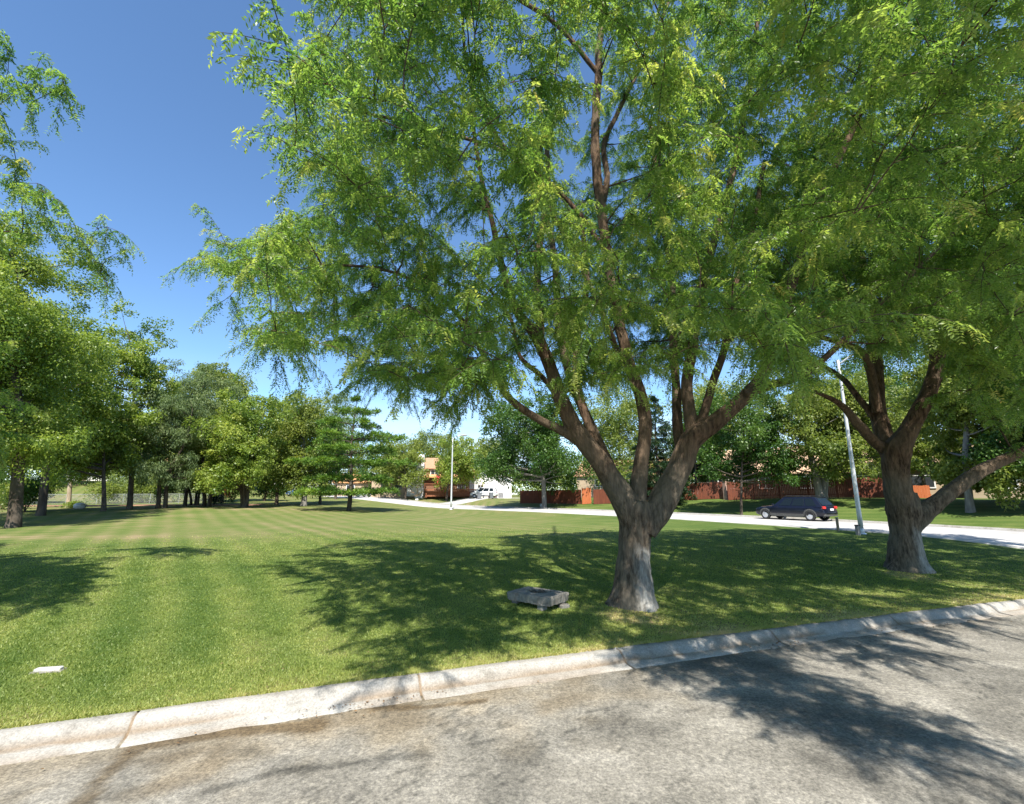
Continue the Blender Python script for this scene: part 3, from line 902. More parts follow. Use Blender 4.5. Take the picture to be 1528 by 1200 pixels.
# kerb with gutter pan, cast in lengths with open joints
joints = [-4.12 + 2.86 * i for i in range(-9, 10)]
ks = list(np.arange(-30, 24, .12))
for j in joints: ks += [j - .02, j - .007, j + .007, j + .02]
ks = np.array(sorted(ks))
prof = np.array([(.02, -.2), (.015, .125), (-.02, .15), (-.12, .152), (-.155, .142), (-.20, .105), (-.275, .04), (-.30, .026), (-.33, .02), (-.51, .006), (-.53, -.05)])
jn = np.min(np.abs(ks[:, None] - np.array(joints)[None]), 1) < .008
V = np.zeros((len(ks), len(prof), 3)); stn = np.zeros((len(ks), len(prof)))
for i, (o_, z_) in enumerate(prof):
    chip = (.016 + .014 * smooth((ks - 1) / 3)) * (fbm(ks * 3.0, np.full(len(ks), i * .35), 71, 4) - .5) + .03 * np.minimum(0, fbm(ks * 1.7, np.full(len(ks), 5.), 73, 3) - .36) * (2 <= i <= 6)
    sh = np.where(jn, .02, 0)
    o_ = o_ + (.09 * (fbm(ks * 2.2, np.full(len(ks), 3.3), 79, 5) - .42) if i >= 9 else 0)
    V[:, i, 0] = ks - o_ * .34; V[:, i, 1] = K(ks) + o_ * .94 + (0 if i == 0 else 1) * chip * .6
    V[:, i, 2] = z_ + chip * (i not in (0, 10)) - sh * (0 < i < 10)
    stn[:, i] = np.clip({6: .8, 7: .75, 8: .3, 9: .55, 10: .9}.get(i, .12) * smooth((fbm(ks * 1.2, np.full(len(ks), i * .8), 77, 4) - .3) / .3) + jn * .8, 0, 1)
kerb = raw('kerb', V.reshape(-1, 3), grid_faces(len(ks), len(prof)), M['kerb'], None, False, {'stain': stn.ravel()})
tag(kerb, 'pale concrete kerb and gutter', None, None, 'structure')


def strip(name, line, w0, w1, lift, mat, label, nw=6, skirt=.1):
    line = np.asarray(line, float)
    t = np.gradient(line, axis=0); t /= np.linalg.norm(t, axis=1)[:, None]
    nrm = np.stack([t[:, 1], -t[:, 0]], 1)
    w = np.linspace(0, 1, nw)
    Vx = []
    for i in range(len(line)):
        a = w0[i] if np.ndim(w0) else w0; b = w1[i] if np.ndim(w1) else w1
        q = line[i] + nrm[i] * (a + (b - a) * w)[:, None]
        z = T(q[:, 0], q[:, 1]) + lift
        row = np.concatenate([q, z[:, None]], 1)
        row = np.concatenate([[[*row[0, :2], row[0, 2] - skirt]], row, [[*row[-1, :2], row[-1, 2] - skirt]]])
        Vx.append(row)
    o = raw(name, np.array(Vx).reshape(-1, 3), grid_faces(len(line), nw + 2)[:, ::-1], mat, None, False)
    return tag(o, label, None, None, 'structure')


strip('road', ROADS[6:], 0.0, ROADW, .05, M['far_road'], 'pale concrete road crossing behind the lawn', 8)
strip('road_kerb', ROADS[6:], ROADW + .002, ROADW + .17, .16, M['kerb'], 'low concrete kerb on the far side of the road', 2, .3)
drv = resample([(-13.0, 72.8), (-9.5, 78), (-6.5, 84), (-3, 91), (0, 97)], 1.0)
strip('driveway', drv, -2.2, 2.2, .045, M['far_road'], 'pale concrete driveway leading up to the white house', 5)
mul = resample([(-62, 50), (-52, 54), (-44, 56), (-36, 57), (-30, 58)], 1.0)
strip('mulch_bed', mul, -1.6 - .8 * vnoise(np.arange(len(mul)) * .5, 0), 1.4 + 1.0 * vnoise(np.arange(len(mul)) * .6, 3), .05, M['mulch'],
      'reddish mulch strip along the wire fence', 5)

# grass blades on the near part of the lawn
rg = np.random.default_rng(5)
nb = 900000
u = rg.random(nb)
dist = 5.3 * (30 / 5.3) ** u
ang = rg.uniform(-rad(52), rad(52), nb)
bx = dist * np.sin(ang); by = dist * np.cos(ang) * 1.0
kk = by - K(bx)
m = (kk > -.015) & (road_d(bx, by) < -.1) & (rg.random(nb) > smooth((dist - 13) / 16))
bx, by, kk, dist = bx[m], by[m], kk[m], dist[m]
# fringe hanging over the kerb
nf = 26000
fx = rg.uniform(-7.5, 16, nf); fy = K(fx) + np.abs(rg.normal(0, .07, nf)) - .03
bx = np.concatenate([bx, fx]); by = np.concatenate([by, fy]); dist = np.concatenate([dist, np.hypot(fx, fy)]); kk = by - K(bx)
nb = len(bx)
bz = T(bx, by) - .004
hh = rg.uniform(.012, .03, nb) * (.75 + .7 * fbm(bx * 1.3, by * 1.3, 51, 3)) * (1 + .25 * np.exp(-kk / .12))
ww = (.0034 + .00068 * dist) * rg.uniform(.7, 1.3, nb)
a = rg.uniform(0, 6.283, nb); lean = rg.uniform(.1, 1.1, nb) * hh; la = rg.uniform(0, 6.283, nb)
p0 = np.stack([bx - np.cos(a) * ww, by - np.sin(a) * ww, bz], 1)
p1 = np.stack([bx + np.cos(a) * ww, by + np.sin(a) * ww, bz], 1)
p2 = np.stack([bx + np.cos(la) * lean, by + np.sin(la) * lean, bz + hh], 1)
dt = np.clip(dryness(bx, by) * .95 + rg.normal(0, .11, nb) + .4 * (fbm(bx * 3.5, by * 3.5, 91, 3) - .5), 0, 1)
gr = raw('grass', np.stack([p0, p1, p2], 1).reshape(-1, 3), np.arange(nb * 3).reshape(nb, 3), M['grass_blade'], None, False, None, {'tint': dt})
tag(gr, 'short mown grass blades of the park lawn', None, None, 'stuff')

# dry leaves along the kerb
nl = 300
cl = np.concatenate([rg.normal(-1.75, .5, 60), rg.normal(4.4, .6, 80), rg.normal(7.5, .9, 60), rg.uniform(-7, 14, 100)])
ov = np.concatenate([-.36 - np.abs(rg.normal(0, .16, 200)), rg.uniform(-1.2, 1.4, 100)])
lx, ly = cl, K(cl) + ov
lz = np.where(ov > 0, T(lx, ly) + .05, .03)
d = unit(np.stack([rg.normal(0, 1, nl), rg.normal(0, 1, nl), rg.normal(0, .15, nl)], 1))
V, Fc = diamond(np.stack([lx, ly, lz], 1), d, unit(np.stack([rg.normal(0, .4, nl), rg.normal(0, .4, nl), np.ones(nl)], 1)), rg.uniform(.018, .05, nl), rg.uniform(.01, .024, nl), .3)
tag(raw('fallen_leaves', V, Fc, M['litter'], None, False, None, {'tint': rg.random(nl)}), 'dry brown leaves scattered along the gutter', None, None, 'stuff')

# ================================================================== HERO TREES
BASE = Gd(945, 903); b_f = BASE[1]


def limb(seq, f0, f1, k=None):
    """px polyline with pixel radii -> 3-D polyline; distance runs from f0 to f1"""
    n = len(seq); out = []
    for i, (px, py, r) in enumerate(seq):
        f = f0 + (f1 - f0) * (i / (n - 1)) ** 1.2
        p = P(px, py, f)
        dep = f * CP + (p[2] - CAMH) * SP
        out.append((*p, r * dep / F * (.93 if i < 2 and py > 740 else .84)))
    return np.array(out)


tb_ = b_f
main_limbs = [
    (np.concatenate([[(*(BASE - [0, 0, .25]), .36)], limb([(945, 905, 30), (945, 870, 28), (946, 835, 27), (948, 800, 27), (950, 768, 31), (950, 748, 28)], tb_, tb_)]), 0),
    (limb([(945, 780, 22), (930, 745, 21), (900, 702, 19), (862, 652, 16), (836, 600, 14), (816, 545, 12), (800, 502, 11), (772, 462, 8), (752, 400, 6.5), (735, 330, 5), (715, 250, 4), (700, 160, 3)], tb_, tb_ - 1.6), 1),
    (limb([(805, 515, 8), (806, 480, 8), (800, 430, 7), (806, 360, 6), (818, 290, 5), (815, 200, 4)], tb_ - .45, tb_ + .8), 2),
    (limb([(865, 660, 9), (835, 640, 8), (800, 622, 7), (755, 590, 6), (728, 545, 5.2), (705, 500, 4.6), (670, 455, 4), (620, 420, 3.3), (560, 400, 2.6), (480, 395, 2)], tb_ - .3, tb_ - 2.0), 3),
    (limb([(938, 750, 15), (912, 705, 12), (888, 660, 10), (866, 605, 9), (846, 545, 8), (834, 492, 7.5), (830, 430, 6.5), (820, 350, 5), (790, 250, 4)], tb_ + .2, tb_ + 2.8), 4),
    (limb([(950, 770, 17), (952, 735, 16), (957, 690, 13.5), (961, 640, 12), (955, 590, 11), (937, 530, 10), (922, 460, 9), (908, 390, 8.5), (897, 310, 8.5), (889, 220, 7.5), (893, 110, 6.5), (902, 0, 5.5), (915, -150, 4), (930, -330, 3)], tb_, tb_ + .6), 5),
    (limb([(900, 300, 6), (907, 262, 5.5), (903, 215, 5), (925, 160, 4), (960, 90, 3.5), (1000, 0, 3), (1040, -120, 2.2)], tb_ + .35, tb_ + 1.6), 6),
    (limb([(905, 705, 9), (880, 640, 8), (862, 570, 7), (862, 500, 6), (876, 420, 5), (868, 320, 4)], tb_ + .2, tb_ + 1.2), 15),
    (limb([(1040, 650, 9), (1058, 590, 7.5), (1082, 520, 6.5), (1092, 440, 5.5), (1120, 350, 4.5), (1140, 240, 3.5)], tb_ - .2, tb_ + .8), 16),
    (limb([(862, 655, 7), (842, 610, 6), (815, 570, 5), (775, 530, 4), (760, 470, 3.2), (700, 400, 2.6)], tb_ - .1, tb_ + 1.4), 17),
    (limb([(960, 790, 22), (985, 752, 22), (1012, 705, 20), (1035, 655, 18), (1072, 625, 15), (1112, 588, 12.5), (1140, 550, 10.5), (1165, 490, 9), (1182, 430, 8), (1205, 350, 7), (1240, 260, 6), (1290, 150, 5), (1340, 20, 4), (1390, -150, 3)], tb_, tb_ - 1.6), 7),
    (limb([(1112, 588, 9), (1150, 575, 7.5), (1195, 562, 6.5), (1240, 525, 5.5), (1300, 465, 4.6), (1370, 400, 4), (1450, 320, 3.2), (1540, 220, 2.5)], tb_ - .6, tb_ - 2.6), 8),
    (limb([(1035, 660, 13), (1030, 625, 11), (1025, 575, 10), (1034, 520, 9), (1044, 470, 8), (1062, 380, 7), (1090, 280, 6), (1112, 170, 5), (1130, 40, 4), (1150, -120, 3)], tb_ - .15, tb_ + 1.5), 9),
    (limb([(1022, 690, 11), (1012, 640, 9), (1008, 570, 7.5), (1006, 490, 6.5), (1000, 400, 5.5), (985, 300, 4.5), (970, 180, 3.5)], tb_, tb_ + 3.2), 10),
    (limb([(925, 540, 6), (900, 470, 5), (860, 380, 4.5), (800, 280, 4), (740, 200, 3.4), (700, 110, 3), (690, 20, 2.5)], tb_ + .1, tb_ - 2.4), 11),
    (limb([(905, 380, 5), (850, 300, 4.2), (760, 230, 3.6), (640, 190, 3), (520, 160, 2.4), (440, 110, 2)], tb_ + .3, tb_ + .3), 12),
    (limb([(893, 110, 4.5), (830, 40, 4), (740, -20, 3.4), (620, -60, 2.8), (480, -100, 2)], tb_ + .5, tb_ - .6), 13),
]
SIL = [(430, -1300), (435, 20), (415, 55), (450, 120), (425, 190), (460, 265), (495, 255), (465, 310), (390, 352), (330, 355), (310, 385), (365, 425), (345, 455), (395, 470), (385, 505), (425, 520),
       (500, 540), (570, 575), (620, 605), (690, 610), (735, 580), (770, 520), (830, 520), (880, 575), (960, 560), (1020, 545), (1090, 505), (1180, 560), (1240, 600), (1300, 540), (1420, 500),
       (1640, 480), (1900, 300), (1900, -1300)]
LAWN_SHADE = [(305, 872), (400, 812), (560, 805), (700, 812), (770, 835), (745, 800), (900, 792), (1528, 785), (1900, 780), (1900, 960), (1528, 895), (1060, 958), (900, 955), (790, 965), (640, 985), (520, 995), (420, 985), (350, 930)]
ROAD_SHADE = [(940, 960), (1060, 930), (1528, 890), (2100, 860), (2100, 1700), (1800, 1500), (1528, 1190), (1330, 1165), (1200, 1120), (1050, 1040), (960, 1010)]
STREAK = [(1250, 1000), (1528, 1075), (1528, 1120), (1330, 1070), (1220, 1015)]      # sunny gap between the two dark patches


LAMP_GAP = [(1205, 490), (1320, 490), (1325, 700), (1215, 700)]


def keep_main(p, px):
    s, g = shadow_px(p)
    ok = inpoly(s, LAWN_SHADE) | (inpoly(s, ROAD_SHADE) & ~inpoly(s, STREAK))
    lowest = 3.0 + .0 * p[:, 0]
    front = p[:, 1] < 4.5
    ok &= ~inpoly(px, LAMP_GAP)
    ok &= ~(inpoly(px, [(845, 40), (950, 40), (960, 320), (840, 320)]) & (p[:, 1] < BASE[1] + .7))
    ok &= vnoise(p[:, 0] * .55 + p[:, 2] * .35 + 3, p[:, 1] * .5 - p[:, 2] * .5, 401) * .6 + vnoise(p[:, 0] * 1.1, p[:, 2] * 1.0 + p[:, 1] * .4, 407) * .4 > .33
    return ok & (p[:, 2] > lowest) & ~(front & (p[:, 2] < 6.0)) & (p[:, 1] > 1.0)


tg = crown_targets((BASE[0] + .9, BASE[1] - .3, 9.2), (10.2, 8.6, 7.2), 1900, 3, SIL, keep_main, .4, .29)
tg = np.concatenate([tg, crown_targets((6.0, 3.6, 8.6), (5.0, 4.2, 2.6), 110, 5, SIL, lambda p, px: keep_main(p, px) & inpoly(shadow_px(p)[0], ROAD_SHADE) & (p[:, 2] > 6.2) & (np.linalg.norm(p - [0, 0, CAMH], axis=1) > 5.6), .6, .45)])
RS2 = [(1010, 985), (1140, 985), (1330, 1065), (1510, 1140), (1500, 1190), (1200, 1105)]
tg = np.concatenate([tg, crown_targets((4.2, .6, 7.8), (3.6, 3.2, 1.8), 60, 15, None, lambda p, px: inpoly(shadow_px(p)[0], RS2) & (np.linalg.norm(p - [0, 0, CAMH], axis=1) > 5.2), .8, .4)])
tg = np.concatenate([tg, np.array([(-1.25 + .2 * math.sin(k * 2.4), 2.3 + .3 * math.cos(k * 1.7), 6.5 + .08 * k) for k in range(8)])])
# the long low branch reaching out to the left
for (px, py, f) in [(290, 385, 8.6), (330, 345, 8.8), (335, 395, 8.4), (375, 360, 8.6), (400, 400, 8.2), (330, 450, 8.3), (365, 425, 8.3), (430, 370, 8.8), (450, 420, 8.3), (395, 500, 8.2),
                    (410, 525, 8.5), (470, 480, 8.4), (500, 430, 8.6), (520, 510, 8.8), (560, 470, 8.5), (590, 560, 9), (620, 590, 9.3), (670, 605, 9.6), (640, 540, 9.2), (560, 540, 9.2), (700, 560, 9.4), (460, 530, 8.9)]:
    tg = np.concatenate([tg, [P(px, py, f)]])
hero_tree('honey_locust_tree', 'large spreading honey locust in the middle, its trunk beside the broken concrete slab', BASE, main_limbs, tg, 11, M['bark'], 1.0, 1.0, 7.0, pairs=8, leaf_step=.041)

RB = Gd(1355, 850); f2 = RB[1]
right_limbs = [
    (np.concatenate([[(*(RB - [0, 0, .25]), .44)], limb([(1354, 850, 24), (1352, 820, 22), (1351, 790, 22), (1348, 760, 26), (1345, 735, 22)], f2, f2)]), 0),
    (limb([(1348, 770, 20), (1342, 735, 22), (1336, 700, 21), (1338, 670, 21), (1352, 645, 15), (1378, 600, 12.5), (1396, 555, 11), (1402, 510, 10), (1425, 450, 8.5), (1470, 390, 7), (1530, 320, 5.5), (1600, 220, 4)], f2, f2 - 1.5), 1),
    (limb([(1332, 690, 15), (1322, 655, 14), (1312, 610, 12), (1308, 560, 11), (1304, 500, 9), (1292, 420, 7.5), (1275, 330, 6), (1262, 230, 4.5)], f2 + .1, f2 + 1.5), 2),
    (limb([(1330, 680, 10), (1300, 655, 9), (1282, 635, 8), (1262, 612, 6), (1245, 600, 4.5), (1215, 585, 3)], f2, f2 - 1.5), 3),
    (limb([(1310, 615, 8), (1300, 560, 7), (1282, 525, 6), (1256, 512, 5), (1220, 500, 4), (1180, 470, 3)], f2 + .2, f2 - 2.2), 4),
    (limb([(1355, 785, 17), (1378, 765, 15), (1415, 738, 13), (1460, 706, 11), (1510, 682, 9), (1570, 650, 7), (1660, 590, 5)], f2, f2 - .8), 5),
    (limb([(1396, 550, 8), (1388, 490, 7), (1376, 420, 6), (1368, 340, 5), (1372, 240, 4), (1380, 120, 3)], f2 - .5, f2 + .8), 6),
    (limb([(1318, 640, 7), (1285, 600, 5.5), (1258, 565, 4.5), (1225, 545, 3.4), (1190, 540, 2.6)], f2 + .2, f2 + 2.5), 7),
    (limb([(1402, 520, 6), (1450, 470, 5), (1520, 440, 4), (1600, 400, 3)], f2 - .6, f2 - 3), 8),
]
SIL2 = [(1150, -600), (1120, 300), (1130, 480), (1180, 560), (1260, 565), (1330, 500), (1420, 520), (1460, 600), (1528, 620), (1900, 640), (2200, 200), (2200, -600)]


def keep_right(p, px):
    s, g = shadow_px(p)
    ok = inpoly(s, LAWN_SHADE) | (inpoly(s, ROAD_SHADE) & ~inpoly(s, STREAK)) | (s[:, 0] > 1600)
    ok &= ~inpoly(px, LAMP_GAP)
    return ok & (p[:, 2] > 3.4) & (p[:, 1] > 5)


tg2 = crown_targets((RB[0] + .8, RB[1] + .2, 8.2), (8.6, 7.8, 6.6), 820, 8, SIL2, keep_right, .45, .38)
hero_tree('honey_locust_tree', 'second honey locust near the right lamp post, pale bare patch low on its trunk', RB, right_limbs, tg2, 23, M['bark'], .8, 1.25, 6.5, leaf_step=.05, pairs=6)

# locust at the left edge: only its outer fronds reach into the picture
LBp = np.array([-16.2, 11.5, float(T(-16.2, 11.5))])
z0 = LBp[2]
lq = lambda a: np.array(a, float)
left_limbs = [
    (lq([(LBp[0], LBp[1], z0 - .2, .4), (LBp[0], LBp[1], z0 + .5, .34), (LBp[0] + .1, LBp[1], z0 + 1.6, .31), (LBp[0] + .1, LBp[1], z0 + 2.6, .33)]), 0),
    (lq([(LBp[0] + .1, LBp[1], z0 + 2.3, .26), (LBp[0] + 1.3, LBp[1] + .2, z0 + 4.2, .2), (LBp[0] + 1.4, LBp[1] + .1, z0 + 5.2, .08), (LBp[0] + 1.5, LBp[1] - .1, z0 + 6.2, .03)]), 1),
    (lq([(LBp[0] + .1, LBp[1], z0 + 2.4, .25), (LBp[0] + .5, LBp[1] - .6, z0 + 5, .19), (LBp[0] + 1.2, LBp[1] - .8, z0 + 8, .1), (LBp[0] + 1.8, LBp[1] - 1.0, z0 + 10.6, .05)]), 2),
    (lq([(LBp[0], LBp[1], z0 + 2.4, .22), (LBp[0] - 1.4, LBp[1] + .6, z0 + 5, .15), (LBp[0] - 2.8, LBp[1] + 1.2, z0 + 8, .08)]), 3),
]
SIL3 = [(-900, -500), (-20, -500), (-15, 20), (30, 55), (95, 90), (100, 120), (40, 140), (0, 160), (-15, 215), (30, 225), (75, 285), (150, 330), (175, 375), (150, 430), (95, 440), (60, 330), (-25, 300), (-30, 560), (5, 600), (5, 700), (-900, 700)]


def keep_left(p, px):
    s, g = shadow_px(p)
    bad = (s[:, 0] > 165) | ((s[:, 0] > 0) & ((s[:, 1] < 830) | (s[:, 1] > 955)))
    return ~bad & (p[:, 2] > 3.4)


tg3 = crown_targets((LBp[0] + .4, LBp[1], 8.4), (7.6, 6.2, 5.8), 330, 31, SIL3, keep_left, .5, .45)
LSH = [(-60, 838), (60, 832), (150, 845), (175, 870), (120, 900), (60, 955), (-60, 975)]
tg3 = np.concatenate([tg3, crown_targets((-11.4, 8.2, 7.5), (4.5, 5.5, 4.0), 130, 33, None, lambda p, px: inpoly(shadow_px(p)[0], LSH) & (px[:, 0] < -40) & (p[:, 2] > 3.5), 1.0, .4)])
for (px, py, f) in [(90, 115, 8.5), (60, 90, 8.6), (35, 130, 8.8), (95, 140, 8.4), (50, 150, 8.9), (20, 75, 8.7), (20, 265, 9.5), (55, 275, 9.4), (85, 300, 9.2), (25, 240, 9.6), (110, 335, 11), (145, 340, 11),
                    (175, 380, 11), (150, 400, 11.2), (130, 370, 11.2), (160, 425, 11), (105, 350, 11.5), (170, 340, 10.8), (5, 590, 10), (0, 640, 10), (2, 680, 10), (0, 160, 9), (12, 210, 9.2)]:
    tg3 = np.concatenate([tg3, [P(px, py, f)]])
hero_tree('honey_locust_tree', 'honey locust mostly out of frame, its drooping fronds at the left edge', LBp, left_limbs, tg3, 37, M['bark'], .8, 1.1, 6.5, pairs=6)


# ================================================================== BACKGROUND TREES
def auto(px, fwd, l, r, t, b, depth=1.0):
    base = on(px, fwd)
    my = (t + b) / 2
    xl, xr = P(l, my, fwd)[0], P(r, my, fwd)[0]
    zt, zb = P(px, t, fwd)[2], P(px, b, fwd)[2]
    rx_ = (xr - xl) / 2
    return base, zt - base[2], ((xl + xr) / 2 - base[0], 0.0, (zt + zb) / 2 - base[2], rx_ * .98, rx_ * depth * .95, (zt - zb) / 2 * 1.0)


def bt(label, px, fwd, l, r, t, b, seed, leaf, n=9000, LW=(.22, .16), stems=((0, 0, 0, 0),), rr=.2, K_=24, cr=.34, bark='far_bark', group=None, name='broadleaf_tree', **kw):
    base, H, cr_ = auto(px, fwd, l, r, t, b)
    st = [(a, b_, c + cr_[0] * .8, d_) for a, b_, c, d_ in stems]
    return clump_tree(name, label, base, H, cr_, seed, leaf, bark, st, rr, n, LW, K_, cr, group=group, **kw)


GL = 'trees along the left side of the lawn'
bt('tall bright green tree nearest at the left edge, rough brown trunk with a flared foot', 20, 27, -170, 156, 280, 704, 101, 'maple_leaf', 62000, (.155, .115), K_=46, rr=.3, cr=.27, group=GL)
bt('dark trunked tree right behind the nearest tree at the left edge', 60, 36, -40, 150, 430, 700, 102, 'maple_leaf', 18000, rr=.26, K_=26, group=GL)
bt('small leaning tree with low yellow-green foliage and a slim trunk', 153, 41, 40, 222, 578, 704, 103, 'maple_leaf', 15000, (.2, .15), ((0, 0, .3, 0),), .17, K_=28, cr=.3, group=GL)
bt('tall pointed light green tree against the blue sky', 192, 44, 108, 254, 450, 712, 104, 'maple_leaf', 22000, (.21, .15), ((0, 0, .4, 0),), .22, K_=36, cr=.27, group=GL)
bt('tree with a pale sunlit trunk by the wire fence', 100, 49, 55, 150, 600, 705, 105, 'dark_leaf', 7000, rr=.2, bark='sunlit_bark', group=GL)
bt('feathery grey-green tree with two dark leaning trunks', 240, 46, 196, 312, 560, 722, 106, 'grey_leaf', 15000, (.3, .07), ((-.35, 0, -.5, 0), (.25, .1, 1.6, 0)), .18, K_=34, cr=.27, droop=.5, group=GL)
bt('tall thin grey-green tree rising behind the two dark leaning trunks', 275, 53, 228, 348, 523, 670, 107, 'grey_leaf', 13000, (.3, .08), ((0, 0, .3, 0),), .18, K_=32, cr=.25, group=GL, gap=.12)
bt('dark bushy tree with three slim stems', 289, 56, 248, 332, 640, 738, 108, 'dark_leaf', 8000, (.22, .15), ((-.4, 0, -.9, 0), (0, .2, .2, 0), (.4, 0, 1.0, 0)), .13, group=GL)
bt('broad tree with two thick spreading stems and brown bare ground below', 308, 52, 276, 352, 595, 732, 109, 'olive_leaf', 9000, (.22, .15), ((-.3, 0, -.9, 0), (.25, 0, 1.3, 0)), .2, group=GL)
bt('pale green treetop highest among the trees left of centre', 330, 63, 268, 382, 520, 660, 110, 'olive_leaf', 11000, (.26, .18), rr=.2, K_=30, cr=.26, group=GL)
bt('round spreading yellow-green tree with a short forked trunk beside the mown lawn', 363, 48, 284, 428, 582, 735, 111, 'maple_leaf', 20000, (.21, .15), ((-.1, 0, -.9, 0), (.15, .1, 1.5, .2), (0, 0, .2, 0)), .22, K_=44, cr=.25, fork=.25, group=GL)
bt('full green tree between the round forked tree and the pine', 412, 58, 372, 462, 574, 722, 112, 'maple_leaf', 10000, (.24, .17), K_=28, group=GL)
bt('green tree with a thick grey trunk in front of the far street', 453, 55, 402, 496, 566, 728, 113, 'olive_leaf', 13000, (.22, .16), rr=.3, bark='grey_bark', K_=30, group=GL)
bt('small dark blue-green tree with its crown close to the ground', 394, 70, 372, 428, 688, 740, 114, 'dark_leaf', 4500, (.22, .14), rr=.16, group=GL)
bt('dark tree with a thin black trunk just left of the pine', 477, 62, 442, 520, 585, 728, 115, 'dark_leaf', 9000, (.24, .17), rr=.17, group=GL)
bt('thin greyish tree showing sky through its crown above the pine', 500, 78, 462, 545, 570, 700, 116, 'grey_leaf', 6000, (.26, .16), gap=.25, group=GL)
pb = on(520, 47.5)
conifer('pine_tree', 'pine with flat layered branches at the end of the lawn', pb, P(540, 592, 47.5)[2] - pb[2], 5.5, 120, 'pine_leaf', 8, .13, (.36, .07), 38)
bt('dark bushy tree low at the far left edge, beyond the nearest trunk', 0, 58, -70, 48, 590, 738, 118, 'dark_leaf', 9000, group=GL)
# across the road
GR = 'trees across the road'
bt('airy green tree in front of the brown house, trunk left of its white chimney', 604, 84, 556, 645, 646, 722, 131, 'olive_leaf', 7000, (.32, .2), rr=.2, gap=.1, group=GR)
bt('yellow-green tree right of the slim lamp post', 666, 82, 642, 724, 648, 722, 132, 'maple_leaf', 6500, (.32, .2), ((0, 0, .5, 0),), .18, gap=.1, group=GR)
bt('tree behind the roof of the brown house', 640, 118, 590, 700, 642, 712, 133, 'olive_leaf', 6000, (.42, .28), group=GR)
bt('tree behind the white house', 735, 120, 688, 775, 650, 712, 134, 'olive_leaf', 5000, (.42, .28), group=GR)
bt('small tree at the far end of the street behind the pine', 572, 105, 538, 612, 655, 735, 135, 'dark_leaf', 6000, (.36, .24), group=GR)
bt('big dark green tree with a pale grey trunk before the red fence', 812, 60, 706, 902, 566, 732, 136, 'dark_leaf', 24000, (.26, .18), rr=.3, bark='grey_bark', K_=48, cr=.25, group=GR)
spb = on(985, 55)
conifer('spruce_tree', 'dark spruce seen between the limbs of the main tree', spb, P(985, 592, 55)[2] - spb[2], 5.0, 137, 'spruce_leaf', 15, .05, (.3, .09), 22, .1, False)
bt('young tree with a thin pale trunk left of the dark car', 1106, 42, 1035, 1200, 575, 718, 138, 'dark_leaf', 15000, (.2, .14), rr=.11, K_=34, cr=.27, group=GR)
bt('broad tree with a V-shaped grey trunk before the fence, behind the dark car', 1228, 42, 1140, 1345, 540, 710, 139, 'olive_leaf', 30000, (.21, .15), ((-.1, 0, -2.0, 0), (.15, 0, 1.9, .3)), .34, bark='grey_bark', K_=46, cr=.26, fork=.2, group=GR)
bt('olive green tree behind the left part of the red fence', 925, 84, 855, 1000, 560, 720, 140, 'olive_leaf', 12000, (.34, .24), K_=32, group=GR)
bt('light green tree behind the house roof, right of the main trunk', 1065, 80, 990, 1150, 535, 715, 141, 'olive_leaf', 13000, (.34, .24), K_=34, group=GR)
bt('tall tree behind the house roof, behind the right lamp post', 1300, 74, 1210, 1400, 480, 690, 142, 'dark_leaf', 14000, (.34, .24), K_=36, group=GR)
bt('leafy tree with dead grey twigs behind the right tree', 1450, 31.5, 1360, 1560, 440, 738, 143, 'olive_leaf', 34000, (.2, .14), rr=.22, bark='grey_bark', K_=40, cr=.25, group=GR)
bt('leafy tree between the dark car and the right tree, in front of the tan roof', 1385, 46, 1300, 1440, 560, 712, 145, 'olive_leaf', 18000, (.2, .14), rr=.16, K_=36, cr=.27, group=GR)
bt('dark leafy tree in front of the tan roof left of the young thin trunk', 1040, 54, 990, 1100, 590, 712, 146, 'dark_leaf', 14000, (.22, .15), rr=.16, K_=32, cr=.27, group=GR)
bt('dense dark tree at the right edge across the road', 1590, 27, 1470, 1720, 380, 725, 144, 'dark_leaf', 30000, (.21, .15), rr=.26, K_=40, cr=.26, group=GR)
# beyond the left trees, on the slope
GS = 'trees on the slope beyond the wire fence'
for i, (px, fw, l, r, t, b, lf, lab) in enumerate([
        (-40, 80, -120, 40, 520, 720, 'olive_leaf', 'tree on the slope behind the nearest left tree'),
        (85, 88, 20, 150, 560, 715, 'dark_leaf', 'dark tree on the slope behind the pale sunlit trunk'),
        (172, 92, 120, 222, 590, 712, 'grey_leaf', 'grey-green tree on the slope behind the slim leaning trunk'),
        (212, 84, 180, 252, 610, 722, 'olive_leaf', 'small light tree on the slope behind the pointed tree'),
        (300, 100, 250, 350, 590, 700, 'olive_leaf', 'tree on the slope behind the pink brick house'),
        (352, 96, 320, 395, 600, 725, 'dark_leaf', 'dark tree on the slope behind the round forked tree'),
        (430, 112, 385, 480, 620, 728, 'olive_leaf', 'tree beyond the far street behind the thick grey trunk'),
        (520, 120, 470, 560, 630, 728, 'olive_leaf', 'tree beyond the far street behind the pine')]):
    bt(lab, px, fw, l, r, t, b, 150 + i, lf, 8000, (.38, .26), K_=26, group=GS)
b_ = on(327, 66); shrub('red_shrub', 'reddish leaved shrub left of the round forked tree', b_ + [0, 0, .6], 1.6, 1.4, 3.0, 170, 'red_leaf', 1600, (.2, .14))
b_ = on(319, 58); shrub('dark_shrub', 'low dark mound of a shrub at the foot of the two-stemmed tree', b_, 1.2, 1.0, 1.1, 171, 'spruce_leaf', 1600, (.14, .1))
b_ = on(36, 40); shrub('green_shrub', 'round green shrub between the two nearest left trunks', b_, 1.7, 1.5, 2.3, 172, 'dark_leaf', 2600, (.16, .12))
b_ = on(4, 44); shrub('green_shrub', 'light green shrub at the far left edge', b_, 2.0, 1.5, 2.6, 173, 'olive_leaf', 2600, (.18, .12))
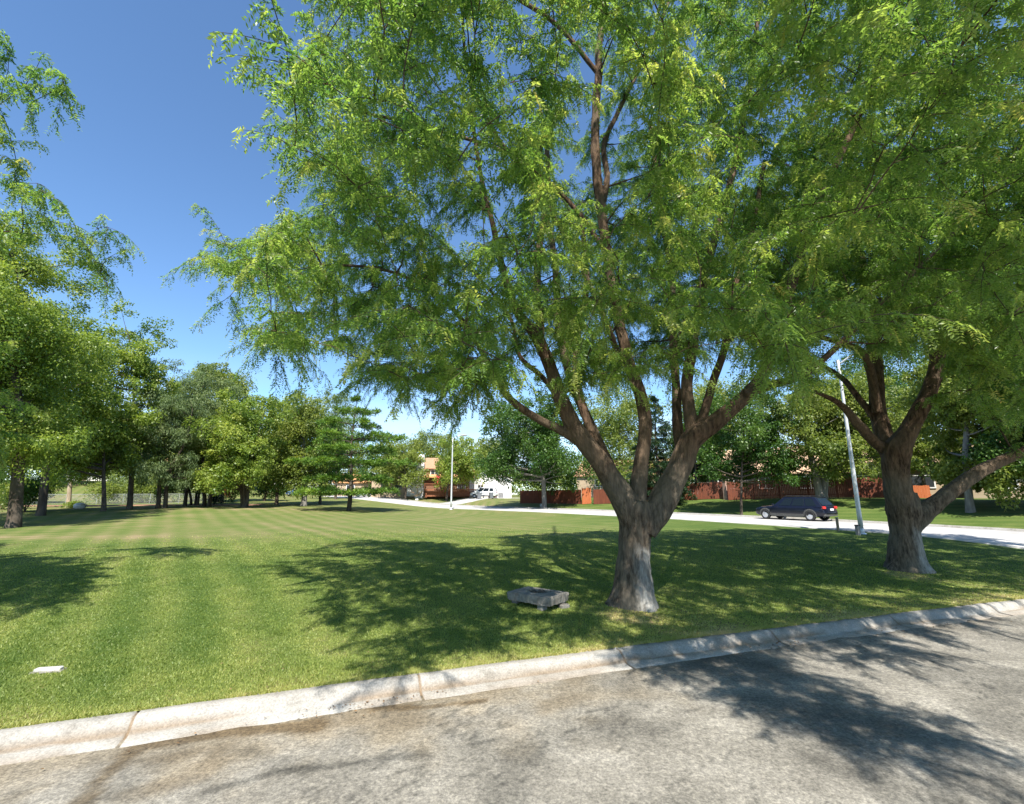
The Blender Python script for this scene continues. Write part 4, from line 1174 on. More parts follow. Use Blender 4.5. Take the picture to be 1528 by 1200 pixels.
b_ = on(150, 62); shrub('green_shrub', 'light green shrub beyond the fence behind the slim leaning trunk', b_, 3.0, 1.6, 2.6, 174, 'olive_leaf', 2600, (.2, .14))
for i, (px, fw, w_, h_, lf, lab) in enumerate([(185, 66, 2.6, 2.8, 'grey_leaf', 'grey-green bush beyond the wire fence under the pointed tree'), (215, 64, 2.2, 2.2, 'olive_leaf', 'olive bush beyond the wire fence left of the two leaning trunks'),
        (262, 68, 2.6, 2.4, 'grey_leaf', 'pale bush beyond the wire fence right of the two leaning trunks'), (60, 64, 3.0, 3.0, 'dark_leaf', 'dark bush beyond the wire fence behind the second trunk'),
        (345, 68, 2.2, 2.6, 'dark_leaf', 'dark bush behind the round forked tree'), (290, 72, 2.6, 3.0, 'olive_leaf', 'olive bush behind the three slim stems')]):
    shrub('green_shrub', lab, on(px, fw), w_ * 1.25, 1.8, h_ * 1.35, 190 + i, lf, 4200, (.22, .14))
b_ = on(110, 46.5); shrub('grass_clump', 'bright green weedy clump at the foot of the pale trunk', b_, 1.5, .9, .6, 175, 'maple_leaf', 1500, (.16, .05), cat='plant')
b_ = on(735, 92); shrub('orange_shrub', 'small orange-brown shrub before the white house', b_, 1.0, .8, 1.5, 176, 'red_leaf', 800, (.2, .14))

# far wood closing the horizon
rw = np.random.default_rng(77)
Bc, Br = [], []
for i in range(210):
    a = rad(-66 + 132 * i / 209) + rw.normal(0, .01)
    R_ = rw.uniform(128, 175)
    x, y = R_ * math.sin(a), R_ * math.cos(a)
    if abs(float(road_d(x, y)) - 4) < 9: continue
    h = rw.uniform(7, 13) + (5 if a > .35 else 0) + (7 if a < -.55 else 0)
    for k in range(4):
        Bc.append((x + rw.normal(0, 2.5), y + rw.normal(0, 2), float(T(x, y)) + h * rw.uniform(.2, .85))); Br.append(rw.uniform(2.4, 4.2))
Bc = np.array(Bc); Br = np.array(Br)
n = 70000
j = rw.integers(0, len(Bc), n); v = unit(rw.normal(0, 1, (n, 3)))
b = Bc[j] + v * (Br[j] * rw.random(n) ** .4)[:, None]
V, Fc = diamond(b, unit(v + rw.normal(0, .7, (n, 3))), unit(v + np.array([0, 0, .6])), .75 * rw.uniform(.6, 1.3, n), .55 * rw.uniform(.6, 1.3, n))
tag(raw('distant_wood', V, Fc, M['olive_leaf'], None, False, None, {'tint': np.clip(rw.normal(.4, .12, len(Bc))[j] + rw.normal(0, .12, n), 0, 1)}), 'far belt of trees along the horizon', None, None, 'stuff')


# ================================================================== STREET FURNITURE, FENCES
def lamp_post(base, label, H, side):
    r = empty('street_lamp', base, 0, label, 'street lamp', 'street lamps along the road')
    MB().tube([(0, 0, -.1), (0, 0, .03), (0, 0, .06)], [.2, .2, .16], 14).tube([(0, 0, .06), (0, 0, .25)], [.13, .12], 14).build('base_plate', M['galv'], r, True)
    zz = np.linspace(.2, H, 12)
    MB().tube([(0, 0, z) for z in zz], np.linspace(.105, .06, 12), 14).build('pole', M['galv'], r, True)
    w = np.linspace(0, 1, 8)
    pts = [(side[0] * 1.15 * t, side[1] * 1.15 * t, H - .25 + .55 * math.sin(t * math.pi / 2)) for t in w]
    MB().tube(pts, np.linspace(.045, .032, 8), 8).build('arm', M['galv'], r, True)
    a = math.atan2(side[1], side[0]); c, s = math.cos(a), math.sin(a)
    hd = MB(); e = np.array(pts[-1])
    n = 10; rings = [(-.12, .04, .05), (.02, .09, .08), (.25, .16, .10), (.5, .17, .1), (.68, .12, .07), (.76, .05, .03)]
    V = []
    for (t, wy, wz) in rings:
        for k in range(n):
            q = 6.2832 * k / n; yy = wy * math.cos(q); z = wz * math.sin(q) * (1 if math.sin(q) > 0 else .55)
            V.append((e[0] + c * t - s * yy, e[1] + s * t + c * yy, e[2] + .02 + z))
    Fc = [(i * n + k, i * n + (k + 1) % n, (i + 1) * n + (k + 1) % n, (i + 1) * n + k) for i in range(len(rings) - 1) for k in range(n)] + [tuple(range(n))[::-1], tuple(range(len(V) - n, len(V)))]
    hd.add(V, Fc); h = hd.build('lamp_head', M['lamp_grey'], r, True)
    MB().box((e[0] + c * .4, e[1] + s * .4, e[2] - .045), (.34, .2, .04), a, .01).build('lens', M['lens'], h)
    return r


lamp_post(Gd(1286, 797), 'pale metal street lamp standing beside the dark parked car', 8.6, (.75, -.66))
lamp_post(Gd(673, 760.5), 'slim pale street lamp in the middle distance before the brown house', 8.6, (.9, .43))

# small dark cabinet at the lamp's foot, marker post by the car
p = Gd(1281, 799); r = empty('utility_pedestal', p, .3, 'small dark grey pedestal box at the foot of the right lamp post', 'utility box')
MB().box((0, 0, .2), (.16, .16, .46), 0, .02).build('cabinet', M['grey_box'], r); MB().box((0, 0, .45), (.19, .19, .05), 0, .02).build('lid', M['black'], r)
p = Gd(1251, 793); r = empty('marker_post', p, .2, 'short wooden marker post at the lawn edge behind the dark car', 'post')
MB().box((0, 0, .28), (.11, .1, .76), 0, .015).build('shaft', M['wood'], r); MB().box((0, 0, .675), (.13, .12, .03), 0, .006).build('cap', M['grey_box'], r)

# broken concrete slab on stub legs
sb = Gd(803, 902); sb[2] -= .045; rs = empty('concrete_slab', sb, rad(-38), 'low broken concrete slab on stub legs lying in the grass', 'concrete slab')
rn = np.random.default_rng(4)
nx_, ny_ = 26, 18
gx_, gy_ = np.meshgrid(np.linspace(-.52, .52, nx_), np.linspace(-.36, .36, ny_), indexing='ij')
hole = np.exp(-(((gx_ + .06) / .2) ** 2 + ((gy_ - .06) / .15) ** 2) ** 2)
zt = .285 + .012 * (fbm(gx_ * 9, gy_ * 9, 3) - .5) - .05 * hole + .012 * np.exp(-((np.hypot((gx_ + .06) / .25, (gy_ - .06) / .19) - 1) / .15) ** 2)
ex = .018 * (fbm(gy_ * 8, gx_ * 8, 6) - .5)
V = np.stack([gx_ * (1 + ex * 2), gy_ * (1 + ex * 2), zt], -1).reshape(-1, 3)
Fc = [tuple(f) for f in grid_faces(nx_, ny_)]
ring = [i * ny_ for i in range(nx_)] + [(nx_ - 1) * ny_ + j for j in range(1, ny_)] + [i * ny_ + ny_ - 1 for i in range(nx_ - 2, -1, -1)] + [j for j in range(ny_ - 2, 0, -1)]
low = [(V[i][0] * 1.015 + rn.normal(0, .004), V[i][1] * 1.015 + rn.normal(0, .004), .245 + rn.normal(0, .003)) for i in ring]
low2 = [(V[i][0] * 1.0 + rn.normal(0, .006), V[i][1] * 1.0 + rn.normal(0, .006), .125 + rn.normal(0, .006)) for i in ring]
nV = len(V); m_ = len(ring)
sl = MB(); VV = [tuple(v) for v in V] + low + low2
for i in range(m_):
    k = (i + 1) % m_
    Fc.append((ring[i], nV + i, nV + k, ring[k])[::-1]); Fc.append((nV + i, nV + m_ + i, nV + m_ + k, nV + k)[::-1])
Fc.append(tuple(nV + m_ + i for i in range(m_)))
sl.add(VV, Fc); sl.build('slab', M['concrete'], rs)
for (x, y, w) in [(.28, -.26, .16), (-.4, -.24, .13), (.42, .25, .14), (-.4, .26, .14)]:
    MB().box((x, y, .045), (w, .15, .25), rn.uniform(-.2, .2), .02).build('leg', M['concrete'], rs)
V, Fs = [], []
for k in range(44):
    x, y = rn.normal(-.04, .13), rn.normal(.05, .085); s_ = rn.uniform(.018, .055)
    V0 = len(V); q = unit(rn.normal(0, 1, (6, 3))) * 0
    o = np.array([(1, 0, 0), (-1, 0, 0), (0, 1, 0), (0, -1, 0), (0, 0, .7), (0, 0, -.7)]) * s_ * rn.uniform(.6, 1.3, (6, 1)) + [x, y, .25 + s_ * .3]
    V += [tuple(a) for a in o]
    for f in [(0, 2, 4), (2, 1, 4), (1, 3, 4), (3, 0, 4), (2, 0, 5), (1, 2, 5), (3, 1, 5), (0, 3, 5)]: Fs.append(tuple(V0 + i for i in f))
MB().add(V, Fs).build('rubble', M['dark_hole'], rs)
cp = Gd(842, 908); ck = empty('concrete_chunk', cp, .4, 'small broken concrete chunk under the right end of the slab', 'concrete chunk')
MB().box((0, 0, .03), (.22, .12, .09), 0, .025).build('chunk', M['concrete'], ck)

# white plate let into the grass
pp = Gd(72, 1003); pr = empty('ground_marker', pp, rad(12), 'flat white marker plate lying in the grass near the kerb', 'marker plate')
MB().box((0, 0, .016), (.3, .085, .05), 0, .008).build('plate', M['plate'], pr)
MB().box((0, 0, -.005), (.36, .15, .03), 0, .01).build('footing', M['concrete'], pr)

# pale block on the verge across the road, pale boulder left
p = Gd(810, 755.5); r = empty('stone_block', p, .5, 'small pale block on the shaded verge across the road', 'stone block')
MB().box((0, 0, .14), (.75, .4, .36), 0, .06).build('block', M['stone'], r)
p = on(118, 45); r = empty('boulder', p, .5, 'pale grey boulder beside the pale sunlit trunk', 'boulder')
V = unit(np.array([(math.sin(a) * math.cos(b), math.sin(a) * math.sin(b), math.cos(a)) for a in np.linspace(.01, 3.13, 9) for b in np.linspace(0, 6.2832, 13)[:-1]]))
V = V * (.4 + .2 * (fbm(V[:, 0] * 2 + 5, V[:, 1] * 2 + V[:, 2] * 1.7, 9, 3) - .5))[:, None] * [1.2, .9, .8] + [0, 0, .25]
MB().add(V, [(i * 12 + k, (i + 1) * 12 + k, (i + 1) * 12 + (k + 1) % 12, i * 12 + (k + 1) % 12) for i in range(8) for k in range(12)]).build('rock', M['stone'], r, True)


def board_fence(label, pts, h, mat, seed, group='red stained board fences across the road', post_every=2.4, sink=0.0):
    rn = np.random.default_rng(seed)
    q = np.array(pts, float); ln = resample(q, .5)
    b0 = np.array([*ln[0], float(T(*ln[0]))])
    r = empty('board_fence', b0, 0, label, 'fence', group)
    sg = np.linalg.norm(np.diff(ln, axis=0), axis=1); cum = np.concatenate([[0], np.cumsum(sg)]); tot = cum[-1]
    at = lambda s: np.array([np.interp(s, cum, ln[:, 0]), np.interp(s, cum, ln[:, 1])])
    mb = MB(); s = .07
    a = math.atan2(*(ln[-1] - ln[0])[::-1])
    while s < tot - .05:
        c = at(s); z = float(T(*c)) - b0[2]; hh = h + rn.normal(0, .02)
        mb.box((c[0] - b0[0], c[1] - b0[1], z + hh / 2 + .04), (.136, .022, hh), a); s += .145
    mb.build('board_panel', mat, r)
    nrm = np.array([-math.sin(a), math.cos(a)])
    for zz in (.35, h * .85):
        rl = MB()
        for i in range(len(ln) - 1):
            c = (ln[i] + ln[i + 1]) / 2 + nrm * .045
            rl.box((c[0] - b0[0], c[1] - b0[1], float(T(*c)) - b0[2] + zz), (sg[i] + .002 * (i % 2), .04, .09), a)
        rl.build('rail', mat, r)
    s = 0
    while s <= tot + .01:
        c = at(min(s, tot)) + nrm * .12
        MB().box((c[0] - b0[0], c[1] - b0[1], float(T(*c)) - b0[2] + h / 2), (.1, .1, h + .25), a, .01).build('post', mat, r); s += post_every
    return r


on2 = lambda px, f: on(px, f)[:2]
board_fence('shaded red board fence left of the main trunk, behind the big dark tree', [on2(776, 70), on2(868, 62)], 1.8, M['fence'], 1)
board_fence('short bright orange board fence end left of the main trunk', [on2(869, 61.6), on2(883, 61.2)], 2.0, M['fence_new'], 2)
board_fence('long red board fence seen right behind the main trunk', [on2(886, 60.5), on2(1084, 52)], 1.8, M['fence'], 3)
board_fence('shaded red board fence behind the dark car', [on2(1088, 50.5), on2(1338, 43)], 1.85, M['fence'], 4)
board_fence('short orange board fence end right of the right tree trunk', [on2(1358, 43.5), on2(1394, 42.5)], 1.1, M['fence_new'], 5)
# stone pier at the fence break
p = on(1086, 51.3); r = empty('fence_pier', p, .3, 'brown pier where two stretches of red fence meet', 'pier')
MB().box((0, 0, 1.0), (.5, .5, 2.1), 0, .03).build('shaft', M['brick_pink'], r); MB().box((0, 0, 2.1), (.62, .62, .1), 0, .02).build('cap', M['concrete'], r)

# chain-link fence on the left
cf = resample([on2(-10, 56), on2(60, 59), on2(150, 61), on2(230, 62), on2(330, 64)], .5)
b0 = np.array([*cf[0], float(T(*cf[0]))])
r = empty('wire_fence', b0, 0, 'low chain-link wire fence beyond the mulch strip at the left', 'fence')
wz = T(cf[:, 0], cf[:, 1]) - b0[2]
cp3 = np.stack([cf[:, 0] - b0[0], cf[:, 1] - b0[1], wz], 1)
tb = Tubes(); up = np.array([0, 0, 1.])
for i in range(len(cp3) - 2):
    for o_ in (0, .25, .5, .75):
        pa = cp3[i] * (1 - o_) + cp3[i + 1] * o_; pb_ = cp3[i + 1] * (1 - o_) + cp3[i + 2] * o_
        for (s0, s1) in ((0, .6), (.6, 1.2)):
            tb.add(np.array([pa + up * s0, pb_ + up * s1]), np.array([.007, .007]), 3); tb.add(np.array([pa + up * s1, pb_ + up * s0]), np.array([.007, .007]), 3)
tb.build('wire_mesh', M['galv_wire'], r)
MB().tube(cp3 + up * 1.22, .02, 6).build('rail', M['galv_wire'], r)
for i in range(0, len(cp3), 6): MB().tube([cp3[i] - up * .2, cp3[i] + up * 1.25], [.03, .03], 7).build('post', M['galv_wire'], r)


# ================================================================== VEHICLES
def car(label, loc, rz, L, W, H, paint, kind='suv', lower='clad', cat='car', name='parked_car', detail=True):
    r = empty(name, loc, rz, label, cat)
    h2 = L / 2; wr = .345 if kind == 'suv' else .31
    belt = H * .6; hood = H * .565
    st = [(-h2, .80, .46, .62, .40), (-h2 + .06, .9, .40, .80, .9), (-h2 + .2, .96, .32, .96, .97), (-h2 + .9, 1, .24, 1.0, 1), (-.5, 1, .22, 1.0, 1), (.4, 1, .22, .99, 1), (h2 - 1.45, 1, .22, .985, 1),
          (h2 - 1.0, .99, .23, .955, .98), (h2 - .5, .96, .26, .91, .95), (h2 - .18, .88, .3, .83, .86), (h2 - .04, .78, .36, .70, .72), (h2, .66, .42, .58, .6)]
    ringp = []
    for (x, w, zb, zt, wt) in st:
        hw = W / 2 * w; z1 = belt * zt
        a = zb + .0
        ringp.append([(x, -hw * .8, a), (x, -hw * .97, a + .08), (x, -hw, a + (z1 - a) * .5), (x, -hw * .975, z1 - .1), (x, -hw * .9, z1 - .015), (x, -hw * .5, z1 + .035), (x, 0, z1 + .05),
                      (x, hw * .5, z1 + .035), (x, hw * .9, z1 - .015), (x, hw * .975, z1 - .1), (x, hw, a + (z1 - a) * .5), (x, hw * .97, a + .08), (x, hw * .8, a)])
    n = 13
    V = [p for q in ringp for p in q]
    Fc = [(i * n + k, (i + 1) * n + k, (i + 1) * n + (k + 1) % n, i * n + (k + 1) % n) for i in range(len(st) - 1) for k in range(n)] + [tuple(range(n)), tuple(range(len(V) - 1, len(V) - n - 1, -1))]
    body = MB().add(V, Fc)
    # cabin
    if kind == 'suv': xs = (h2 - 1.45, h2 - 2.2, -h2 + .62, -h2 + .1)
    elif kind == 'van': xs = (h2 - .8, h2 - 1.7, -h2 + .35, -h2 + .08)
    else: xs = (h2 - 1.5, h2 - 2.2, -h2 + 1.15, -h2 + .55)
    wb, wt = W / 2 * .93, W / 2 * .74; zb, zt = belt - .06, H
    cor = {}
    for sgn in (-1, 1): cor[sgn] = [np.array([xs[0], sgn * wb, zb]), np.array([xs[1], sgn * wt, zt - .07]), np.array([xs[2], sgn * wt, zt - .05]), np.array([xs[3], sgn * wb, zb])]
    a, b = cor[-1], cor[1]
    rt = [np.array([xs[1] - .12, s * wt * .86, zt]) for s in (-1, 1)] + [np.array([xs[2] + .12, s * wt * .86, zt]) for s in (-1, 1)]
    V = [*a, *b, *rt]
    body.add(V, [(0, 1, 2, 3), (7, 6, 5, 4), (0, 4, 5, 1), (3, 2, 6, 7), (1, 8, 10, 2), (5, 6, 11, 9), (1, 5, 9, 8), (2, 10, 11, 6), (8, 9, 11, 10)])
    body.build('body', M[paint], r, True, .03)

    def pane(q, u0, u1, v0, v1, name_, out):
        A, B_, C_, D_ = q        # A-B front edge up, D-C rear edge up
        f = lambda u, v: (A * (1 - u) + D_ * u) * (1 - v) + (B_ * (1 - u) + C_ * u) * v
        pts = [f(u0, v0), f(u1, v0), f(u1, v1), f(u0, v1)]
        nn = np.cross(pts[1] - pts[0], pts[3] - pts[0]); nn /= np.linalg.norm(nn)
        if nn @ out < 0: nn = -nn
        V_ = [x + nn * .012 for x in pts] + [x - nn * .01 for x in pts]
        MB().add(V_, [(0, 1, 2, 3), (7, 6, 5, 4)] + [(i, 4 + i, 4 + (i + 1) % 4, (i + 1) % 4) for i in range(4)]).build(name_, M['glass'], r)
    for sgn in (-1, 1):
        o = np.array([0, sgn, 0.])
        for (u0, u1) in ((.12, .36), (.39, .66), (.69, .9)): pane(cor[sgn], u0, u1, .14, .9, 'side_window', o)
    pane([b[0], b[1], a[1], a[0]], .07, .93, .1, .93, 'windscreen', np.array([1., 0, .5]))
    pane([b[3], b[2], a[2], a[3]], .1, .9, .25, .9, 'rear_window', np.array([-1., 0, .3]))
    xw = (h2 - .92, -h2 + .95)
    for x in xw:
        for sgn in (-1, 1):
            # wheel: tyre with rim as sub-part
            t = MB(); yo = sgn * (W / 2 - .10)
            prof = [(wr * .62, -.1), (wr * .93, -.11), (wr, -.07), (wr, .07), (wr * .93, .11), (wr * .62, .1)]
            m = 24; V = [(x + rr * math.cos(6.2832 * k / m), yo + dy, wr + rr * math.sin(6.2832 * k / m)) for (rr, dy) in prof for k in range(m)]
            t.add(V, [(i * m + k, i * m + (k + 1) % m, ((i + 1) % 6) * m + (k + 1) % m, ((i + 1) % 6) * m + k) for i in range(6) for k in range(m)])
            wh = t.build('wheel', M['tyre'], r, True)
            d = MB(); yf = yo + sgn * .085
            ri = wr * .64
            V = [(x + ri * math.cos(6.2832 * k / m), yf, wr + ri * math.sin(6.2832 * k / m)) for k in range(m)] + [(x + ri * .86 * math.cos(6.2832 * k / m), yf - sgn * .015, wr + ri * .86 * math.sin(6.2832 * k / m)) for k in range(m)] + [(x, yf + sgn * .01, wr)]
            Fc = [(k, (k + 1) % m, m + (k + 1) % m, m + k) for k in range(m)] + [(m + k, m + (k + 1) % m, 2 * m) for k in range(m)]
            d.add(V, Fc)
            d.build('rim', M['rim'], wh)
            if detail:
                g = MB()
                for k in range(13):
                    aa = math.pi * (k / 12); ra = wr + .06
                    g.box((x + ra * math.cos(aa), sgn * (W / 2 - .035), wr + ra * math.sin(aa)), (.11, .09, .1), 0, .02)
                g.build('wheel_arch', M[lower], r)
    if detail:
        for sgn in (-1, 1):
            MB().box((0, sgn * (W / 2 - .02), .36), (L - 2.75, .06, .2), 0, .02).build('sill', M[lower], r)
            MB().box((h2 - 1.62, sgn * (W / 2 + .08), belt + .08), (.16, .2, .13), 0, .04).build('mirror', M[paint], r)
            MB().box((-h2 + .1, sgn * (W / 2 - .2), belt - .06), (.2, .24, .15), sgn * -.35, .03).build('tail_light', M['tail_red'], r)
            MB().box((h2 - .2, sgn * (W / 2 - .3), .68), (.2, .3, .14), sgn * .5, .03).build('headlight', M['head_clear'], r)
        MB().box((-h2 + .13, 0, .46), (.22, W * .86, .22), 0, .07).build('rear_bumper', M[lower], r)
        MB().box((h2 - .06, 0, .42), (.16, W * .6, .22), 0, .04).build('front_bumper', M[lower], r)
        MB().box((-h2 - .035, 0, .78), (.02, .42, .13), 0, .004).build('number_plate', M['number_plate'], r)
        if kind == 'suv':
            for sgn in (-1, 1): MB().tube([(-h2 + .9, sgn * W * .34, H + .0), (-h2 + 1.0, sgn * W * .34, H + .05), (h2 - 2.4, sgn * W * .34, H + .05), (h2 - 2.3, sgn * W * .34, H - .01)], .02, 6).build('roof_rail', M['black'], r)
    return r


def on_road(px, off):                 # point on the far road in the column of a pixel, off metres from its near edge
    best = None
    RF = resample(ROAD, .1)
    t = np.gradient(RF, axis=0); t /= np.linalg.norm(t, axis=1)[:, None]
    for i in range(30, len(RF)):
        q = RF[i] + np.array([t[i][1], -t[i][0]]) * off
        z = float(T(*q)) + .052
        e = abs(to_px(np.array([[*q, z]]))[0, 0] - px)
        if best is None or e < best[0]: best = (e, np.array([*q, z]), math.atan2(t[i][1], t[i][0]))
    return best[1], best[2]


lc, an = on_road(1186, 6.3)
car('dark navy crossover with grey lower cladding parked across the road', lc, an + .06, 5.0, 1.9, 1.62, 'navy', 'suv')
lc, an = on_road(547, 5.5)
car('small white car on the far street right of the pine trunk', lc, an + .5, 4.5, 1.78, 1.48, 'white_paint', 'sedan', 'black', detail=False)
lc, an = on_road(529, 5.8)
car('silver blue car on the far street hidden behind the pine trunk', lc, an + .5, 4.4, 1.75, 1.5, 'silver_paint', 'sedan', 'black', detail=False)
p = on(443, 92); p[2] += .1
car('blue car on the far street left of the thick grey trunk', p, rad(160), 4.6, 1.8, 1.55, 'blue_paint', 'suv', 'black', detail=False)
p = on(722, 86); p[2] += .05
car('white van parked on the driveway behind two grey bins', p, rad(170), 4.9, 1.9, 1.85, 'white_paint', 'van', 'black', cat='van')
for px, tilt, lab in ((714, .2, 'tilted grey wheeled bin in front of the white van, the left of the pair'), (733, 0, 'upright grey wheeled bin in front of the white van, the right of the pair')):
    p = on(px, 82.5); r = empty('wheeled_bin', p, .3, lab, 'bin', 'grey wheeled bins by the driveway'); r.rotation_euler = (0, tilt, .3)
    V = [(-.26, -.28, .1), (.26, -.28, .1), (.26, .28, .1), (-.26, .28, .1), (-.34, -.36, 1.05), (.34, -.36, 1.05), (.34, .4, 1.05), (-.34, .4, 1.05)]
    MB().add(V, [(3, 2, 1, 0), (4, 5, 6, 7), (0, 1, 5, 4), (1, 2, 6, 5), (2, 3, 7, 6), (3, 0, 4, 7)]).build('body', M['bin'], r, False, .03)
    MB().box((0, .02, 1.1), (.74, .82, .08), 0, .03).build('lid', M['bin'], r)
    for s in (-1, 1): MB().tube([(s * .3, .3, .12), (s * .38, .3, .12)], .12, 12).build('wheel', M['tyre'], r)


# ================================================================== HOUSES
def house(name, label, base, rz, w, d, hw, hr, wall, roof, wins=(), door=None, chimney=None, over=.45):
    """gable house, ridge along local x; front is local -y. wins: (face, u, z, w, h) face in 'f','l','r'"""
    r = empty(name, base, rz, label, 'house')
    x, y = w / 2, d / 2
    MB().add([(-x, -y, -1), (x, -y, -1), (x, y, -1), (-x, y, -1), (-x, -y, hw), (x, -y, hw), (x, y, hw), (-x, y, hw), (-x, 0, hw + hr), (x, 0, hw + hr)],
             [(3, 2, 1, 0), (0, 1, 5, 4), (2, 3, 7, 6), (1, 2, 6, 9, 5), (3, 0, 4, 8, 7), (4, 5, 9, 8), (6, 7, 8, 9)]).build('wall', M[wall], r)
    k = hr / y; e = over
    rf = MB()
    for s in (-1, 1):
        a = [(-x - e, s * (y + e), hw - k * e + .02), (x + e, s * (y + e), hw - k * e + .02), (x + e, 0, hw + hr + .02), (-x - e, 0, hw + hr + .02)]
        V = a + [(p[0], p[1], p[2] + .16) for p in a]
        rf.add(V, [(0, 1, 2, 3), (7, 6, 5, 4)] + [(i, 4 + i, 4 + (i + 1) % 4, (i + 1) % 4) for i in range(4)])
    ro = rf.build('roof', M[roof], r)
    if chimney:
        cx, cy, cw, ch = chimney
        MB().box((cx, cy, hw + ch / 2), (cw, cw, ch), 0, .03).build('chimney', M['siding_white'], ro)
    for (fc, u, z, ww, wh) in wins:
        if fc == 'f': c, ax = (u, -y, z), 0
        elif fc == 'l': c, ax = (-x, u, z), 1
        else: c, ax = (x, u, z), 1
        sg = -1 if fc in 'fl' else 1
        dim = lambda a_, t: (a_, t, wh) if ax == 0 else (t, a_, wh)
        off = lambda t: (c[0], c[1] + sg * t, c[2]) if ax == 0 else (c[0] + sg * t, c[1], c[2])
        g = MB().box(off(.02), dim(ww, .05)).build('window', M['window_glass'], r)
        f = MB()
        for s in (-1, 1):
            p = off(.04)
            q = (p[0] + s * (ww / 2 + .06) * (ax == 0), p[1] + s * (ww / 2 + .06) * (ax == 1), z)
            f.box(q, (.12, .1, wh + .24) if ax == 0 else (.1, .12, wh + .24))
            f.box((p[0], p[1], z + s * (wh / 2 + .06)), (ww - .002, .1, .12) if ax == 0 else (.1, ww - .002, .12))
        f.box(off(.05), (.07, .06, wh - .004) if ax == 0 else (.06, .07, wh - .004))
        f.build('frame', M['trim'], g)
    if door:
        u, dw, dh = door
        dd = MB().box((u, -y - .03, dh / 2), (dw, .08, dh)).build('door', M['door'], r)
        MB().box((u + dw * .38, -y - .09, dh * .48), (.08, .06, .1)).build('handle', M['galv'], dd)
    return r


# brown house with white chimney stack and deck
p = on(668, 93); p[2] = float(T(p[0], p[1]))
hb = house('brown_house', 'brown house with a white chimney, a low tan-roofed wing and a raised deck', p, rad(6), 8.2, 8, 5.2, 2.0, 'siding_brown', 'roof_brown',
           [('f', -2.4, 4.2, 1.4, 1.2), ('f', 1.2, 4.2, 1.6, 1.2), ('f', 2.6, 1.9, 1.3, 1.2)], (-1.0, .95, 2.1))
MB().box((-9.0, -.6, 1.35), (9.7, 6.5, 4.7)).build('wing', M['siding_tan'], hb)
MB().prism([(-4.5, 3.4), (0, 5.1), (4.5, 3.4), (4.5, 3.6), (0, 5.3), (-4.5, 3.6)], -14.3, -4.3).build('wing_roof', M['roof_orange'], hb)
o = hb.children[-1]; o.rotation_euler = (0, 0, -math.pi / 2); o.location = (0.3 - .6, -.6, 0)
o.matrix_local = Matrix.Translation((0, -.6, 0)) @ Matrix.Rotation(rad(90), 4, 'Z') @ Matrix.Translation((0, 9.3 * 2 - .0 - 9.3, 0)) @ Matrix.Scale(1, 4)
MB().box((-5.1, -4.5, 3.6), (1.5, 1.0, 8.0), 0, .05).box((-6.0, -4.45, 1.7), (3.3, .8, 3.4), 0, .05).build('chimney', M['siding_white'], hb)
for u in (-11.5, -9.0): MB().box((u, -3.87, 1.9), (1.3, .06, 1.3)).build('window', M['window_glass'], hb)
dk = MB().box((1.5, -6.2, 1.15), (11, 3.6, .25)).build('deck', M['deck'], hb)
rl = MB()
for i in range(56): rl.box((-3.9 + i * .196, -7.95, 1.75), (.05, .05, .92))
rl.box((1.5, -7.95, 2.24), (11, .09, .07)).build('railing', M['deck'], dk)
ps = MB()
for u in (-3.6, -.2, 3.2, 6.6): ps.box((u, -7.6, .45), (.16, .16, 1.3))
ps.box((1.5, -7.4, .45), (10.6, .05, .95)).build('skirting', M['deck'], dk)
u_ = np.array(hb.matrix_basis @ Vector((-1.6, -6.5, 1.28)))
um = empty('patio_umbrella', u_, 0, 'folded red patio umbrella standing on the deck of the brown house', 'umbrella')
MB().tube([(0, 0, 0), (0, 0, 2.6)], .03, 8).build('pole', M['trim'], um)
MB().tube([(0, 0, .45), (0, 0, 1.0), (0, 0, 1.9), (0, 0, 2.45), (0, 0, 2.6)], [.3, .42, .5, .3, .04], 9).build('canopy', M['umbrella_red'], um)
st = empty('wooden_steps', np.array(hb.matrix_basis @ Vector((-5.2, -8.4, 0))), rad(6), 'small tan wooden steps left of the deck of the brown house', 'steps')
for i in range(4): MB().box((0, i * .28, .16 + i * .25), (1.1, .3, .07)).build('tread', M['roof_orange'], st)
for s in (-1, 1): MB().prism([(-.2, 0), (.1, 0), (1.0, .8), (1.0, 1.0)], s * .56 - .03, s * .56 + .03).build('stringer', M['wood'], st)
for o in list(st.children)[-2:]: o.rotation_euler = (0, 0, rad(90))
for o in list(st.children)[-2:]: o.location = (0, 0, 0)
p = on(622, 84); mb_ = empty('mailbox_post', p, 0, 'pale mailbox on a wooden post by the road before the brown house', 'mailbox')
MB().box((0, 0, .6), (.12, .12, 1.3)).build('shaft', M['wood'], mb_)
MB().prism([(-.25, 0), (.25, 0), (.25, .2), (.18, .3), (-.18, .3), (-.25, .2)], -.2, .2).build('box', M['trim'], mb_)
mb_.children[-1].location = (0, 0, 1.25)

p = on(727, 98)
hw_ = house('white_house', 'white gabled house at the end of the driveway', p, rad(96), 11, 8.8, 3.3, 1.9, 'siding_white', 'trim', [('l', 1.6, 1.9, 1.0, 1.0)], None)
p = on(747, 93); r = empty('air_conditioner', p, .2, 'dark outdoor air-conditioner box against the white house', 'air conditioner')
MB().box((0, 0, .5), (1.0, .9, .95), 0, .05).build('casing', M['grey_box'], r); MB().tube([(0, 0, .97), (0, 0, 1.02)], [.38, .36], 16).build('fan_guard', M['black'], r)

